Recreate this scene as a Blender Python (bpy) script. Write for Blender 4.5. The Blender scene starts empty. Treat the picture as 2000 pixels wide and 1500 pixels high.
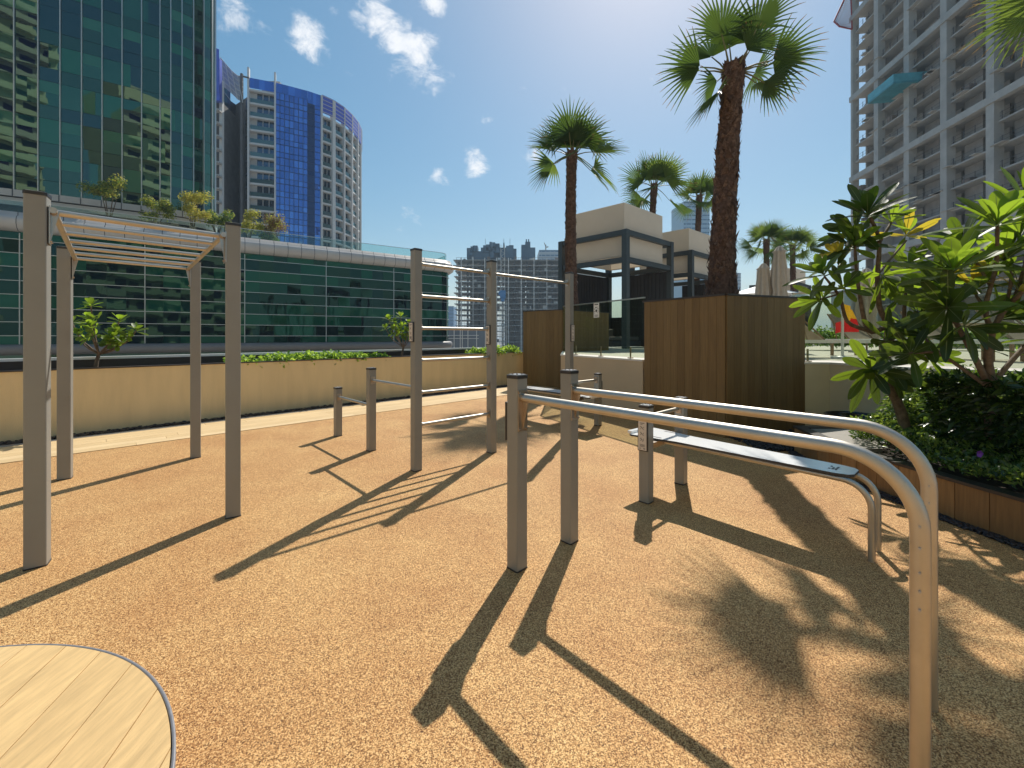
import bpy, math, random
from math import sin, cos, pi, radians as R
from mathutils import Vector as V, Matrix
random.seed(7)
sc = bpy.context.scene
# ------------------------------------------------------------------ camera
F, CX, HY, EYE = 815.0, 1000.0, 657.0, 1.55      # lens calibration of the photograph (2000 x 1500)
cd = bpy.data.cameras.new('camera'); cam = bpy.data.objects.new('camera', cd); sc.collection.objects.link(cam)
cam.location = (0, 0, EYE); cam.rotation_euler = (R(90), 0, 0)
cd.sensor_width = 36; cd.lens = F / 2000 * 36; cd.shift_y = -(750 - HY) / 2000; cd.clip_end = 6000; cd.clip_start = .05
sc.camera = cam
# ------------------------------------------------------------------ light
AZ, EL = R(19.5), R(48.5)                        # sun: azimuth from +Y towards +X, elevation
S = V((sin(AZ) * cos(EL), cos(AZ) * cos(EL), sin(EL)))
sd = bpy.data.lights.new('sun', 'SUN'); sd.energy = 4.6; sd.angle = R(.55); sd.color = (1, .95, .86)
sun = bpy.data.objects.new('sun', sd); sc.collection.objects.link(sun); sun.location = (0, 0, 150)
sun.rotation_euler = S.to_track_quat('Z', 'Y').to_euler()
w = bpy.data.worlds.new('World'); sc.world = w; w.use_nodes = True
nt = w.node_tree; N = nt.nodes; Lk = nt.links; N.clear()
def nn(t, **k):
    n = N.new(t)
    for a, b in k.items(): setattr(n, a, b)
    return n
sky = nn('ShaderNodeTexSky', sky_type='NISHITA'); sky.sun_disc = False; sky.sun_elevation = EL; sky.sun_rotation = AZ
sky.altitude = 0; sky.air_density = 1.2; sky.dust_density = .6; sky.ozone_density = 1.6
bg = nn('ShaderNodeBackground'); bg.inputs[1].default_value = .125
out = nn('ShaderNodeOutputWorld'); tc = nn('ShaderNodeTexCoord')
gm = nn('ShaderNodeGamma'); gm.inputs[1].default_value = .72; Lk.new(sky.outputs[0], gm.inputs[0])
hs = nn('ShaderNodeHueSaturation'); hs.inputs['Hue'].default_value = .488; hs.inputs['Saturation'].default_value = 1.55; hs.inputs['Value'].default_value = 1.22
Lk.new(gm.outputs[0], hs.inputs['Color'])
def cdir(px, py): return V(((px - CX) / F, 1, (HY - py) / F)).normalized()
mp = nn('ShaderNodeMapping'); mp.inputs['Scale'].default_value = (1, 1, 1.7); mp.inputs['Rotation'].default_value = (0, R(35), 0)
Lk.new(tc.outputs['Generated'], mp.inputs[0])
nz = nn('ShaderNodeTexNoise'); nz.inputs['Scale'].default_value = 16; nz.inputs['Detail'].default_value = 9; nz.inputs['Roughness'].default_value = .64
nz.inputs['Distortion'].default_value = .35
Lk.new(mp.outputs[0], nz.inputs['Vector'])
acc = None
for px, py, r, s in [(735, 35, .055, 1), (775, 75, .06, 1.0), (815, 112, .07, 1.1), (850, 140, .05, 1.0), (605, 72, .05, 1.0), (455, 15, .05, .9), (930, 316, .045, 1.0),
                  (858, 338, .04, .8), (1045, 303, .04, .9), (1338, 182, .022, .95), (1272, 152, .014, .9), (850, 4, .04, .9), (700, 25, .03, .7), (790, 430, .05, .45), (1080, 410, .04, .45), (640,18,.03,.6),
                  (500, 60, .03, .5), (1900, 300, .2, .5), (950, 235, .03, .5)]:
    vm = nn('ShaderNodeVectorMath', operation='DISTANCE'); Lk.new(tc.outputs['Generated'], vm.inputs[0]); vm.inputs[1].default_value = cdir(px, py)
    mr = nn('ShaderNodeMapRange', interpolation_type='SMOOTHSTEP'); Lk.new(vm.outputs['Value'], mr.inputs[0])
    mr.inputs[1].default_value = r * 1.3; mr.inputs[2].default_value = 0; mr.inputs[3].default_value = 0; mr.inputs[4].default_value = s
    if acc is None: acc = mr.outputs[0]
    else:
        mx = nn('ShaderNodeMath', operation='MAXIMUM'); Lk.new(acc, mx.inputs[0]); Lk.new(mr.outputs[0], mx.inputs[1]); acc = mx.outputs[0]
# cover = smoothstep(noise + .33*mask)
ma = nn('ShaderNodeMath', operation='MULTIPLY_ADD'); Lk.new(acc, ma.inputs[0]); ma.inputs[1].default_value = .36; Lk.new(nz.outputs[0], ma.inputs[2])
cv = nn('ShaderNodeMapRange', interpolation_type='SMOOTHSTEP'); Lk.new(ma.outputs[0], cv.inputs[0])
cv.inputs[1].default_value = .66; cv.inputs[2].default_value = .98; cv.inputs[3].default_value = 0; cv.inputs[4].default_value = .92
mixc = nn('ShaderNodeMixRGB'); Lk.new(cv.outputs[0], mixc.inputs[0]); Lk.new(hs.outputs[0], mixc.inputs[1]); mixc.inputs[2].default_value = (7.2, 7.3, 7.5, 1)
Lk.new(mixc.outputs[0], bg.inputs[0]); Lk.new(bg.outputs[0], out.inputs[0])
sc.view_settings.view_transform = 'Standard'; sc.view_settings.look = 'None'; sc.view_settings.exposure = .22; sc.view_settings.gamma = 1
sc.cycles.max_bounces = 8; sc.cycles.transparent_max_bounces = 16

# ------------------------------------------------------------------ helpers
COL = sc.collection
def at(px, py, Y): return V(((px - CX) / F * Y, Y, EYE + (HY - py) / F * Y))
def G(px, py, z=0.0, c=0.0):
    Y = F * (EYE - z) / (py - HY); p = V(((px - CX) / F * Y, Y, z)); d = math.hypot(p.x, p.y)
    k = 1 + c / d; return V((p.x * k, p.y * k, z))
def tag(o, label=None, cat=None, group=None, kind=None):
    if label: o['label'] = label
    if cat: o['category'] = cat
    if group: o['group'] = group
    if kind: o['kind'] = kind
    return o
def empty(name, loc, label, cat, group=None):
    o = bpy.data.objects.new(name, None); COL.objects.link(o); o.location = loc; o.empty_display_size = .2
    return tag(o, label, cat, group)
def origin(o):
    p = V((0, 0, 0))
    while o: p += V(o.location); o = o.parent
    return p
class MB:
    def __init__(s): s.v = []; s.f = []; s.m = []; s.s = []
    def add(s, vs, fs, m=0, sm=False):
        b = len(s.v); s.v += [tuple(v) for v in vs]
        for f in fs: s.f.append([b + i for i in f]); s.m.append(m); s.s.append(sm)
    def quad(s, a, b, c, d, m=0): s.add([a, b, c, d], [(0, 1, 2, 3)], m)
    def box(s, c, size, rz=0, m=0):
        c = V(c); hx, hy, hz = [q / 2 for q in size]; ca, sa = cos(rz), sin(rz)
        vs = [V((c.x + x * ca - y * sa, c.y + x * sa + y * ca, c.z + z)) for z in (-hz, hz) for x, y in ((-hx, -hy), (hx, -hy), (hx, hy), (-hx, hy))]
        s.add(vs, [(3, 2, 1, 0), (4, 5, 6, 7), (0, 1, 5, 4), (1, 2, 6, 5), (2, 3, 7, 6), (3, 0, 4, 7)], m)
    def rbox(s, c, size, rz=0, r=.008, m=0):          # vertical box with rounded upright edges
        c = V(c); hx, hy, hz = [q / 2 for q in size]; ca, sa = cos(rz), sin(rz); ring = []
        for cx, cy, a0 in ((1, 1, 0), (-1, 1, 90), (-1, -1, 180), (1, -1, 270)):
            for k in range(4):
                a = R(a0 + k * 30); ring.append((cx * (hx - r) + r * cos(a), cy * (hy - r) + r * sin(a)))
        n = len(ring)
        vs = [(c.x + x * ca - y * sa, c.y + x * sa + y * ca, c.z + z) for z in (-hz, hz) for x, y in ring]
        s.add(vs, [(i, (i + 1) % n, n + (i + 1) % n, n + i) for i in range(n)], m, False)
        s.add(vs[:n], [tuple(range(n))[::-1]], m); s.add(vs[n:], [tuple(range(n))], m)
    def beam(s, p, q, a, b, m=0, up=V((0, 0, 1))):    # bar from p to q, a across, b along up
        p = V(p); q = V(q); d = (q - p).normalized(); x = d.cross(up)
        if x.length < 1e-4: x = V((1, 0, 0))
        x.normalize(); y = x.cross(d).normalized()
        vs = [e + x * i * a / 2 + y * j * b / 2 for e in (p, q) for i, j in ((-1, -1), (1, -1), (1, 1), (-1, 1))]
        s.add(vs, [(3, 2, 1, 0), (4, 5, 6, 7), (0, 1, 5, 4), (1, 2, 6, 5), (2, 3, 7, 6), (3, 0, 4, 7)], m)
    def tube(s, path, r, seg=12, m=0, cap=True):
        P = [V(p) for p in path]; n = len(P); rr = r if isinstance(r, (list, tuple)) else [r] * n
        vs = []; x = None
        for i, p in enumerate(P):
            t = (P[min(i + 1, n - 1)] - P[max(i - 1, 0)]).normalized()
            if x is None:
                x = t.orthogonal().normalized()
            x = (x - t * x.dot(t)).normalized(); y = t.cross(x)
            for k in range(seg):
                a = 2 * pi * k / seg; vs.append(p + (x * cos(a) + y * sin(a)) * rr[i])
        fs = [(i * seg + k, i * seg + (k + 1) % seg, (i + 1) * seg + (k + 1) % seg, (i + 1) * seg + k) for i in range(n - 1) for k in range(seg)]
        s.add(vs, fs, m, True)
        if cap:
            s.add(vs[:seg], [tuple(range(seg))[::-1]], m); s.add(vs[-seg:], [tuple(range(seg))], m)
    def prism(s, poly, z0, z1, m=0, mt=None):
        n = len(poly); vs = [(p[0], p[1], z0) for p in poly] + [(p[0], p[1], z1) for p in poly]
        s.add(vs, [(i, (i + 1) % n, n + (i + 1) % n, n + i) for i in range(n)] + [tuple(range(n))[::-1]], m)
        s.add(vs[n:], [tuple(range(n))], m if mt is None else mt)
    def lathe(s, c, prof, seg=32, m=0):
        c = V(c); vs = [(c.x + r * cos(2 * pi * k / seg), c.y + r * sin(2 * pi * k / seg), c.z + z) for r, z in prof for k in range(seg)]
        s.add(vs, [(i * seg + k, i * seg + (k + 1) % seg, (i + 1) * seg + (k + 1) % seg, (i + 1) * seg + k) for i in range(len(prof) - 1) for k in range(seg)], m, True)
    def build(s, name, mats, parent=None, bevel=0):
        me = bpy.data.meshes.new(name); o = origin(parent) if parent else V((0, 0, 0))
        me.from_pydata([(v[0] - o.x, v[1] - o.y, v[2] - o.z) for v in s.v], [], s.f)
        for mt in (mats if isinstance(mats, (list, tuple)) else [mats]): me.materials.append(mt)
        me.polygons.foreach_set('material_index', s.m); me.polygons.foreach_set('use_smooth', s.s); me.update()
        ob = bpy.data.objects.new(name, me); COL.objects.link(ob)
        if parent: ob.parent = parent
        if bevel:
            b = ob.modifiers.new('bevel', 'BEVEL'); b.width = bevel; b.segments = 2; b.limit_method = 'ANGLE'
        return ob
def kids(o): return [c for c in bpy.data.objects if c.parent == o]
def copy_tree(o, parent=None):
    ks = kids(o); c = o.copy(); COL.objects.link(c)
    if parent: c.parent = parent
    for k in ks: copy_tree(k, c)
    return c

# ------------------------------------------------------------------ materials
def mat(name, col, rough=.6, metal=0, var=0, vs=8, bump=0, bs=60, spec=.5, trans=0, tcol=None, stretch=None, col2=None):
    m = bpy.data.materials.new(name); m.use_nodes = True; t = m.node_tree; n = t.nodes; l = t.links; b = n['Principled BSDF']
    b.inputs['Base Color'].default_value = (*col, 1); b.inputs['Roughness'].default_value = rough; b.inputs['Metallic'].default_value = metal
    b.inputs['Specular IOR Level'].default_value = spec
    co = n.new('ShaderNodeTexCoord'); src = co.outputs['Object']
    if stretch:
        mpp = n.new('ShaderNodeMapping'); mpp.inputs['Scale'].default_value = stretch; l.new(src, mpp.inputs[0]); src = mpp.outputs[0]
    if var or col2:
        z = n.new('ShaderNodeTexNoise'); z.inputs['Scale'].default_value = vs; z.inputs['Detail'].default_value = 5; z.inputs['Roughness'].default_value = .6
        l.new(src, z.inputs['Vector']); cr = n.new('ShaderNodeValToRGB'); cr.color_ramp.elements[0].position = .3; cr.color_ramp.elements[1].position = .7
        c2 = col2 or tuple(min(1, q * (1 + var)) for q in col)
        cr.color_ramp.elements[0].color = (*[q * (1 - var) for q in col], 1); cr.color_ramp.elements[1].color = (*c2, 1)
        l.new(z.outputs[0], cr.inputs[0]); l.new(cr.outputs[0], b.inputs['Base Color'])
    if bump:
        z = n.new('ShaderNodeTexNoise'); z.inputs['Scale'].default_value = bs; z.inputs['Detail'].default_value = 4; l.new(src, z.inputs['Vector'])
        bp = n.new('ShaderNodeBump'); bp.inputs['Strength'].default_value = bump; bp.inputs['Distance'].default_value = .01
        l.new(z.outputs[0], bp.inputs['Height']); l.new(bp.outputs[0], b.inputs['Normal'])
    if trans:
        tr = n.new('ShaderNodeBsdfTranslucent'); tr.inputs[0].default_value = (*(tcol or col), 1)
        mx = n.new('ShaderNodeMixShader'); mx.inputs[0].default_value = trans
        l.new(b.outputs[0], mx.inputs[1]); l.new(tr.outputs[0], mx.inputs[2]); l.new(mx.outputs[0], n['Material Output'].inputs[0])
    return m
def glassmat(name, col, refl=(.5, .6, .55), fac=.35, rough=.02, thin=False, wob=0, wsc=.5):
    m = bpy.data.materials.new(name); m.use_nodes = True; t = m.node_tree; n = t.nodes; l = t.links; n.remove(n['Principled BSDF'])
    if thin: d = n.new('ShaderNodeBsdfTransparent')
    else: d = n.new('ShaderNodeBsdfDiffuse')
    d.inputs[0].default_value = (*col, 1)
    g = n.new('ShaderNodeBsdfGlossy'); g.inputs[0].default_value = (*refl, 1); g.inputs[1].default_value = rough
    lw = n.new('ShaderNodeLayerWeight'); lw.inputs[0].default_value = .5; fr = n.new('ShaderNodeMath'); fr.operation = 'POWER'; l.new(lw.outputs['Facing'], fr.inputs[0]); fr.inputs[1].default_value = 4.5
    mr = n.new('ShaderNodeMapRange'); mr.inputs[1].default_value = 0; mr.inputs[2].default_value = 1; mr.inputs[3].default_value = fac; mr.inputs[4].default_value = .9
    l.new(fr.outputs[0], mr.inputs[0]); mx = n.new('ShaderNodeMixShader'); l.new(mr.outputs[0], mx.inputs[0]); l.new(d.outputs[0], mx.inputs[1]); l.new(g.outputs[0], mx.inputs[2])
    if wob:
        co = n.new('ShaderNodeTexCoord'); z = n.new('ShaderNodeTexNoise'); z.inputs['Scale'].default_value = wsc; l.new(co.outputs['Object'], z.inputs['Vector'])
        bp = n.new('ShaderNodeBump'); bp.inputs['Strength'].default_value = wob; bp.inputs['Distance'].default_value = .1; l.new(z.outputs[0], bp.inputs['Height']); l.new(bp.outputs[0], g.inputs['Normal'])
    l.new(mx.outputs[0], n['Material Output'].inputs[0]); return m

def rubber():
    m = bpy.data.materials.new('rubber_granules'); m.use_nodes = True; t = m.node_tree; n = t.nodes; l = t.links; b = n['Principled BSDF']
    co = n.new('ShaderNodeTexCoord'); dn = n.new('ShaderNodeTexNoise'); dn.inputs['Scale'].default_value = 300; dn.inputs['Detail'].default_value = 2
    l.new(co.outputs['Object'], dn.inputs['Vector'])
    vo = n.new('ShaderNodeTexVoronoi'); vo.inputs['Scale'].default_value = 245; l.new(co.outputs['Object'], vo.inputs['Vector'])
    sp = n.new('ShaderNodeSeparateColor'); l.new(vo.outputs['Color'], sp.inputs[0])
    av = n.new('ShaderNodeMath'); av.operation = 'MULTIPLY_ADD'; l.new(sp.outputs[0], av.inputs[0]); av.inputs[1].default_value = .62
    hf = n.new('ShaderNodeMath'); hf.operation = 'MULTIPLY'; l.new(dn.outputs[0], hf.inputs[0]); hf.inputs[1].default_value = .38; l.new(hf.outputs[0], av.inputs[2])
    cr = n.new('ShaderNodeValToRGB'); e = cr.color_ramp.elements
    e[0].position = .16; e[0].color = (.07, .026, .008, 1); e[1].position = .82; e[1].color = (.98, .68, .32, 1)
    k = e.new(.36); k.color = (.36, .175, .058, 1); k = e.new(.6); k.color = (.72, .42, .165, 1)
    l.new(av.outputs[0], cr.inputs[0])
    big = n.new('ShaderNodeTexNoise'); big.inputs['Scale'].default_value = .9; big.inputs['Detail'].default_value = 6; big.inputs['Roughness'].default_value = .65; l.new(co.outputs['Object'], big.inputs['Vector'])
    c2 = n.new('ShaderNodeValToRGB'); c2.color_ramp.elements[0].position = .35; c2.color_ramp.elements[0].color = (.80, .70, .63, 1); c2.color_ramp.elements[1].position = .68; c2.color_ramp.elements[1].color = (1.0, 1.0, .98, 1)
    l.new(big.outputs[0], c2.inputs[0]); mm = n.new('ShaderNodeMixRGB'); mm.blend_type = 'MULTIPLY'; mm.inputs[0].default_value = 1; l.new(cr.outputs[0], mm.inputs[1]); l.new(c2.outputs[0], mm.inputs[2])
    l.new(mm.outputs[0], b.inputs['Base Color']); b.inputs['Roughness'].default_value = .75; b.inputs['Specular IOR Level'].default_value = .35
    bp = n.new('ShaderNodeBump'); bp.inputs['Strength'].default_value = .55; bp.inputs['Distance'].default_value = .004; l.new(av.outputs[0], bp.inputs['Height']); l.new(bp.outputs[0], b.inputs['Normal'])
    return m
M = {}
M['rubber'] = rubber()
M['post'] = mat('powder_coat', (.270, .262, .235), .42, 0, .06, 3, .08, 300)
M['cap'] = mat('cap_plastic', (.03, .028, .03), .3, 0, .1, 20)
M['captop'] = mat('cap_top_disc', (.42, .42, .43), .3, .3, .12, 30)
M['steel'] = mat('brushed_steel', (.54, .50, .44), .48, 1, .08, 6)
M['steel_dk'] = mat('bracket_steel', (.48, .42, .36), .3, 1, .1, 10)
M['board'] = mat('white_laminate', (.90, .89, .87), .16, 0, .03, 5)
M['board_edge'] = mat('board_edge', (.05, .05, .055), .5)
M['sign'] = mat('sign_face', (.66, .60, .54), .5, 0, .05, 20)
M['ink'] = mat('sign_ink', (.06, .05, .05), .6)
M['stucco'] = mat('yellow_stucco', (.75, .58, .33), .85, 0, .07, 2.2, .25, 60, stretch=(2.2, 2.2, .35))
M['stucco2'] = mat('cream_stucco', (.55, .44, .30), .85, 0, .05, 1.6, .2, 160)
M['stucco3'] = mat('olive_cream_stucco', (.68, .60, .40), .85, 0, .06, 1.6, .2, 160)
M['cap_stone'] = mat('coping_stone', (.72, .69, .64), .6, 0, .06, 8)
M['dark_metal'] = mat('dark_metal', (.045, .035, .03), .45, 0, .15, 8)
M['white_metal'] = mat('white_metal', (.8, .8, .78), .35, 0, .04, 8)
M['soil'] = mat('soil', (.035, .022, .014), .95, 0, .4, 30, .8, 60)
M['pebble'] = mat('black_pebble', (.028, .026, .03), .35, 0, .4, 25)
M['greystone'] = mat('grey_stone', (.30, .27, .23), .7, 0, .1, 12, .15, 120)
def wood(nm, c, st=(9, 9, .6), var=.22, vs=5): return mat(nm, c, .6, 0, var, vs, .12, 18, stretch=st)
M['wood'] = [wood('cladding_board_a', (.200, .122, .042), (34, 34, .5), .3), wood('cladding_board_b', (.180, .108, .036), (34, 34, .5), .3), wood('cladding_board_c', (.215, .134, .048), (34, 34, .5), .3)]
M['lowwood'] = [wood('low_cladding_a', (.27, .15, .055)), wood('low_cladding_b', (.23, .125, .045)), wood('low_cladding_c', (.30, .175, .07))]
M['deckwood'] = [mat('deck_board_' + q, c, .62, 0, .16, 2.6, .12, 10, stretch=(15, 1.9, 8)) for q, c in (('a', (.68, .455, .205)), ('b', (.64, .425, .19)), ('c', (.70, .475, .22)))]
M['pathwood'] = [mat('path_board_' + q, c, .65, 0, .07, 2.0, .05, 8) for q, c in (('a', (.68, .49, .26)), ('b', (.64, .455, .235)), ('c', (.71, .52, .285)))]
M['rim'] = mat('rim_metal', (.34, .33, .34), .4, .5, .1, 30)
M['bark'] = mat('palm_bark', (.075, .042, .028), .95, 0, .45, 14, .9, 30, col2=(.15, .09, .07))
M['fibre'] = mat('palm_fibre', (.10, .055, .035), .95, 0, .4, 30, col2=(.20, .13, .10))
M['palm1'] = mat('palm_leaf', (.032, .065, .022), .5, 0, .25, 3, trans=.34, tcol=(.13, .22, .03))
M['palm2'] = mat('palm_leaf_light', (.055, .10, .025), .5, 0, .25, 3, trans=.38, tcol=(.26, .36, .05))
M['palm3'] = mat('palm_leaf_dry', (.20, .14, .06), .7, 0, .2, 3, trans=.3, tcol=(.45, .30, .12))
M['petiole'] = mat('palm_petiole', (.16, .15, .06), .5, 0, .2, 10)
M['fr'] = [mat('frangipani_leaf_dark', (.026, .055, .014), .42, 0, .2, 4, trans=.5, tcol=(.13, .19, .018)),
           mat('frangipani_leaf', (.038, .082, .015), .42, 0, .2, 4, trans=.55, tcol=(.23, .33, .022)),
           mat('frangipani_leaf_light', (.065, .14, .018), .42, 0, .15, 4, trans=.6, tcol=(.38, .54, .035)),
           mat('frangipani_leaf_yellow', (.26, .22, .03), .45, 0, .25, 14, trans=.5, tcol=(.75, .58, .05), col2=(.40, .24, .02)),
           mat('leaf_midrib', (.24, .30, .10), .5)]
M['stem'] = mat('frangipani_bark', (.11, .075, .05), .8, 0, .3, 18, .5, 50, col2=(.22, .16, .11))
M['lf'] = [mat('hedge_leaf_dark', (.020, .048, .012), .25, 0, .2, 6, trans=.3, tcol=(.08, .16, .02)),
           mat('hedge_leaf', (.050, .10, .02), .26, 0, .2, 6, trans=.35, tcol=(.2, .32, .04)),
           mat('hedge_leaf_light', (.15, .22, .035), .3, 0, .2, 6, trans=.4, tcol=(.40, .52, .07))]
M['lg'] = [mat('groundcover_leaf', (.16, .30, .04), .45, 0, .2, 6, trans=.45, tcol=(.45, .65, .06)),
           mat('groundcover_leaf_light', (.26, .42, .06), .45, 0, .2, 6, trans=.5, tcol=(.60, .80, .1)),
           mat('groundcover_leaf_dark', (.05, .12, .02), .45, 0, .2, 6, trans=.35, tcol=(.18, .34, .03))]
M['ly'] = [mat('roof_leaf', (.22, .25, .05), .6, 0, .2, 6, trans=.4, tcol=(.65, .66, .10)), mat('roof_leaf_yellow', (.34, .30, .05), .6, 0, .2, 6, trans=.4, tcol=(.7, .6, .1)),
           mat('roof_leaf_green', (.07, .13, .03), .6, 0, .2, 6, trans=.35, tcol=(.2, .35, .05)), mat('roof_leaf_brown', (.22, .13, .06), .7, 0, .2, 6, trans=.3, tcol=(.4, .25, .12))]
M['frame'] = mat('cabana_frame', (.050, .062, .068), .45, 0, .1, 4)
M['canvas'] = mat('cabana_canvas', (.72, .65, .56), .85, 0, .04, 2, .1, 80, trans=.25, tcol=(.78, .66, .50))
M['charcoal'] = mat('charcoal_panel', (.028, .028, .034), .5, 0, .15, 3)
M['umbrella'] = mat('umbrella_fabric', (.52, .45, .37), .9, 0, .08, 8, .3, 40, trans=.15)
M['teak'] = mat('teak', (.30, .20, .12), .6, 0, .2, 12)
M['sling'] = mat('sling_fabric', (.42, .34, .26), .8, 0, .08, 12, trans=.3)
M['cushion'] = mat('grey_cushion', (.12, .105, .10), .9, 0, .1, 12, .3, 40)
M['pool'] = mat('pool_deck_tile', (.55, .50, .43), .7, 0, .08, 3)
M['glass_rail'] = glassmat('balustrade_glass', (.80, .84, .76), (.9, .95, .9), .015, .01, True)
M['conc'] = mat('raw_concrete', (.40, .39, .375), .9, 0, .16, .35, .2, 3)
M['conc2'] = mat('raw_concrete_warm', (.36, .34, .33), .9, 0, .2, .5, .2, 3)
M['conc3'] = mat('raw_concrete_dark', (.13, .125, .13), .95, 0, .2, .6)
M['blockwork'] = mat('blockwork', (.26, .20, .17), .95, 0, .25, 1.2)

# ------------------------------------------------------------------ setting
WD = V((.714, .700)).normalized(); WN = V((.700, -.714)).normalized()       # terrace wall direction, inward normal
W0 = V((-7.45, 6.07))
def wl(s, d, z=0): p = W0 + WD * s + WN * d; return V((p.x, p.y, z))
mb = MB(); mb.quad((-3000, -3000, -14), (3000, -3000, -14), (3000, 4000, -14), (-3000, 4000, -14))
tag(mb.build('ground', mat('city_ground', (.33, .29, .24), .9, 0, .2, .02)), kind='structure')
mb = MB(); a, b = wl(-14, -1.2), wl(11.6, -1.2)
mb.prism([(-18.3, -12), (45, -12), (45, 52), (33, 52), (b.x, b.y), (a.x, a.y)], -14, -.02)
tag(mb.build('terrace_slab', M['conc']), kind='structure')
mb = MB(); a, b = wl(-13, 1.63), wl(11.2, 1.55)
mb.add([(a.x, a.y, 0), (-12, -8, 0), (9, -8, 0), (9, 3, 0), (6.4, 7, 0), (3.2, 14.5, 0), (b.x, b.y, 0)], [(0, 1, 2, 3, 4, 5, 6)])
tag(mb.build('rubber_floor', M['rubber']), kind='structure')
# pale timber path along the wall
mb = MB(); nb = 6; bw = 1.14 / nb
for k in range(nb):
    s = -13 - random.random() * 2
    while s < 11.0:
        e = min(s + 3.2, 11.3); c = (wl(s, .45 + bw * (k + .5)) + wl(e, .45 + bw * (k + .5))) / 2
        mb.box((c.x, c.y, -.006), (e - s - .004, bw - .005, .03), math.atan2(WD.y, WD.x), random.choice((0, 0, 1, 2))); s = e
tag(mb.build('path', M['pathwood']), kind='structure')
mb = MB(); c = wl(-1, .385); mb.box((c.x, c.y, -.002), (24.6, .125, .03), math.atan2(WD.y, WD.x))
tag(mb.build('kerb_strip', M['greystone']), kind='structure')
def pebbles(name, spots, label):
    mb = MB()
    for x, y, z, r in spots:
        vs = []; ax = random.random() * pi
        for i, (zz, rr) in enumerate(((-.5, .6), (.15, 1), (.6, .55))):
            for k in range(6):
                a = ax + k * pi / 3 + i * .3; vs.append((x + cos(a) * r * rr * 1.15, y + sin(a) * r * rr * .85, z + zz * r * .7))
        mb.add(vs, [(i * 6 + k, i * 6 + (k + 1) % 6, i * 6 + 6 + (k + 1) % 6, i * 6 + 6 + k) for i in (0, 1) for k in range(6)] + [tuple(range(12, 18))], 0, True)
    tag(mb.build(name, M['pebble']), label, 'pebbles', kind='stuff')
sp = []
for i in range(5200):
    p = wl(random.uniform(-7, 11.2), random.uniform(.03, .31)); sp.append((p.x, p.y, random.uniform(.0, .022), random.uniform(.014, .03)))
pebbles('pebble_strip', sp, 'narrow strip of black pebbles at the foot of the yellow wall')
mb = MB(); mb.prism([wl(-13, 0)[:2], wl(11.2, 0)[:2], wl(11.2, .32)[:2], wl(-13, .32)[:2]][::-1], -.3, -.001)
tag(mb.build('gravel_bed', M['soil']), kind='structure')

# yellow wall with planting trough
t = empty('planter_wall', wl(0, 0), 'long pale yellow rendered planter wall running behind the pull-up bars', 'wall')
z1 = 1.045
mb = MB(); mb.prism([wl(-13, -.10)[:2], wl(11.25, -.10)[:2], wl(11.25, 0)[:2], wl(-13, 0)[:2]][::-1], -.3, z1 - .02); mb.build('wall_face', M['stucco'], t)
mb = MB(); mb.prism([wl(-13, -.12)[:2], wl(11.25, -.12)[:2], wl(11.25, .015)[:2], wl(-13, .015)[:2]][::-1], z1 - .02, z1); mb.build('coping', M['dark_metal'], t)
mb = MB(); mb.prism([wl(-13, -.72)[:2], wl(11.25, -.72)[:2], wl(11.25, -.12)[:2], wl(-13, -.12)[:2]][::-1], .3, z1 - .06); mb.build('soil', M['soil'], t)
t = empty('parapet_rail', wl(0, -.8), 'dark parapet with white metal top rail behind the yellow planter wall', 'parapet')
mb = MB(); mb.prism([wl(-13, -.80)[:2], wl(11.25, -.80)[:2], wl(11.25, -.725)[:2], wl(-13, -.725)[:2]][::-1], -.3, 1.15); mb.build('parapet', M['dark_metal'], t)
mb = MB(); mb.prism([wl(-13, -.86)[:2], wl(11.25, -.86)[:2], wl(11.25, -.70)[:2], wl(-13, -.70)[:2]][::-1], 1.152, 1.195); mb.build('rail', M['white_metal'], t)

# upper pool deck and its walls
PW1 = [(1.50, 12.30), (1.17, 10.0), (2.42, 7.72)]
PW2 = [(4.72, 6.98), (5.27, 6.92), (5.53, 5.78), (5.90, 5.47), (9.3, 3.05), (14, -2)]
DZ = 1.08
mb = MB(); mb.prism([(.75, 13.2), (1.55, 12.3), (1.22, 10.02), (2.5, 7.8), (3.4, 6.9), (4.8, 7.05), (5.32, 7.0), (5.6, 5.85), (5.95, 5.53), (9.35, 3.1), (14.05, -2), (44.9, -2), (44.9, 51.9), (33, 51.9)], -.1, DZ)
tag(mb.build('pool_deck', M['pool']), kind='structure')
def thickline(mb, pts, t0, t1, z0, z1, m=0):     # strip along a polyline between offsets t0,t1 (left of travel positive)
    P = [V(p) for p in pts]; L = []; Rr = []
    for i, p in enumerate(P):
        d0 = (p - P[i - 1]).normalized() if i else (P[1] - p).normalized(); d1 = (P[i + 1] - p).normalized() if i < len(P) - 1 else d0
        n0 = V((-d0.y, d0.x)); n1 = V((-d1.y, d1.x)); nn_ = (n0 + n1).normalized(); k = 1 / max(.35, nn_.dot(n0))
        L.append(p + nn_ * t0 * k); Rr.append(p + nn_ * t1 * k)
    for i in range(len(P) - 1):
        vs = [(q.x, q.y, z) for z in (z0, z1) for q in (L[i], L[i + 1], Rr[i + 1], Rr[i])]
        fs = [(4, 5, 6, 7), (3, 2, 1, 0), (0, 1, 5, 4), (2, 3, 7, 6)]
        if i == 0: fs.append((3, 0, 4, 7))
        if i == len(P) - 2: fs.append((1, 2, 6, 5))
        mb.add(vs, fs, m)
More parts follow.
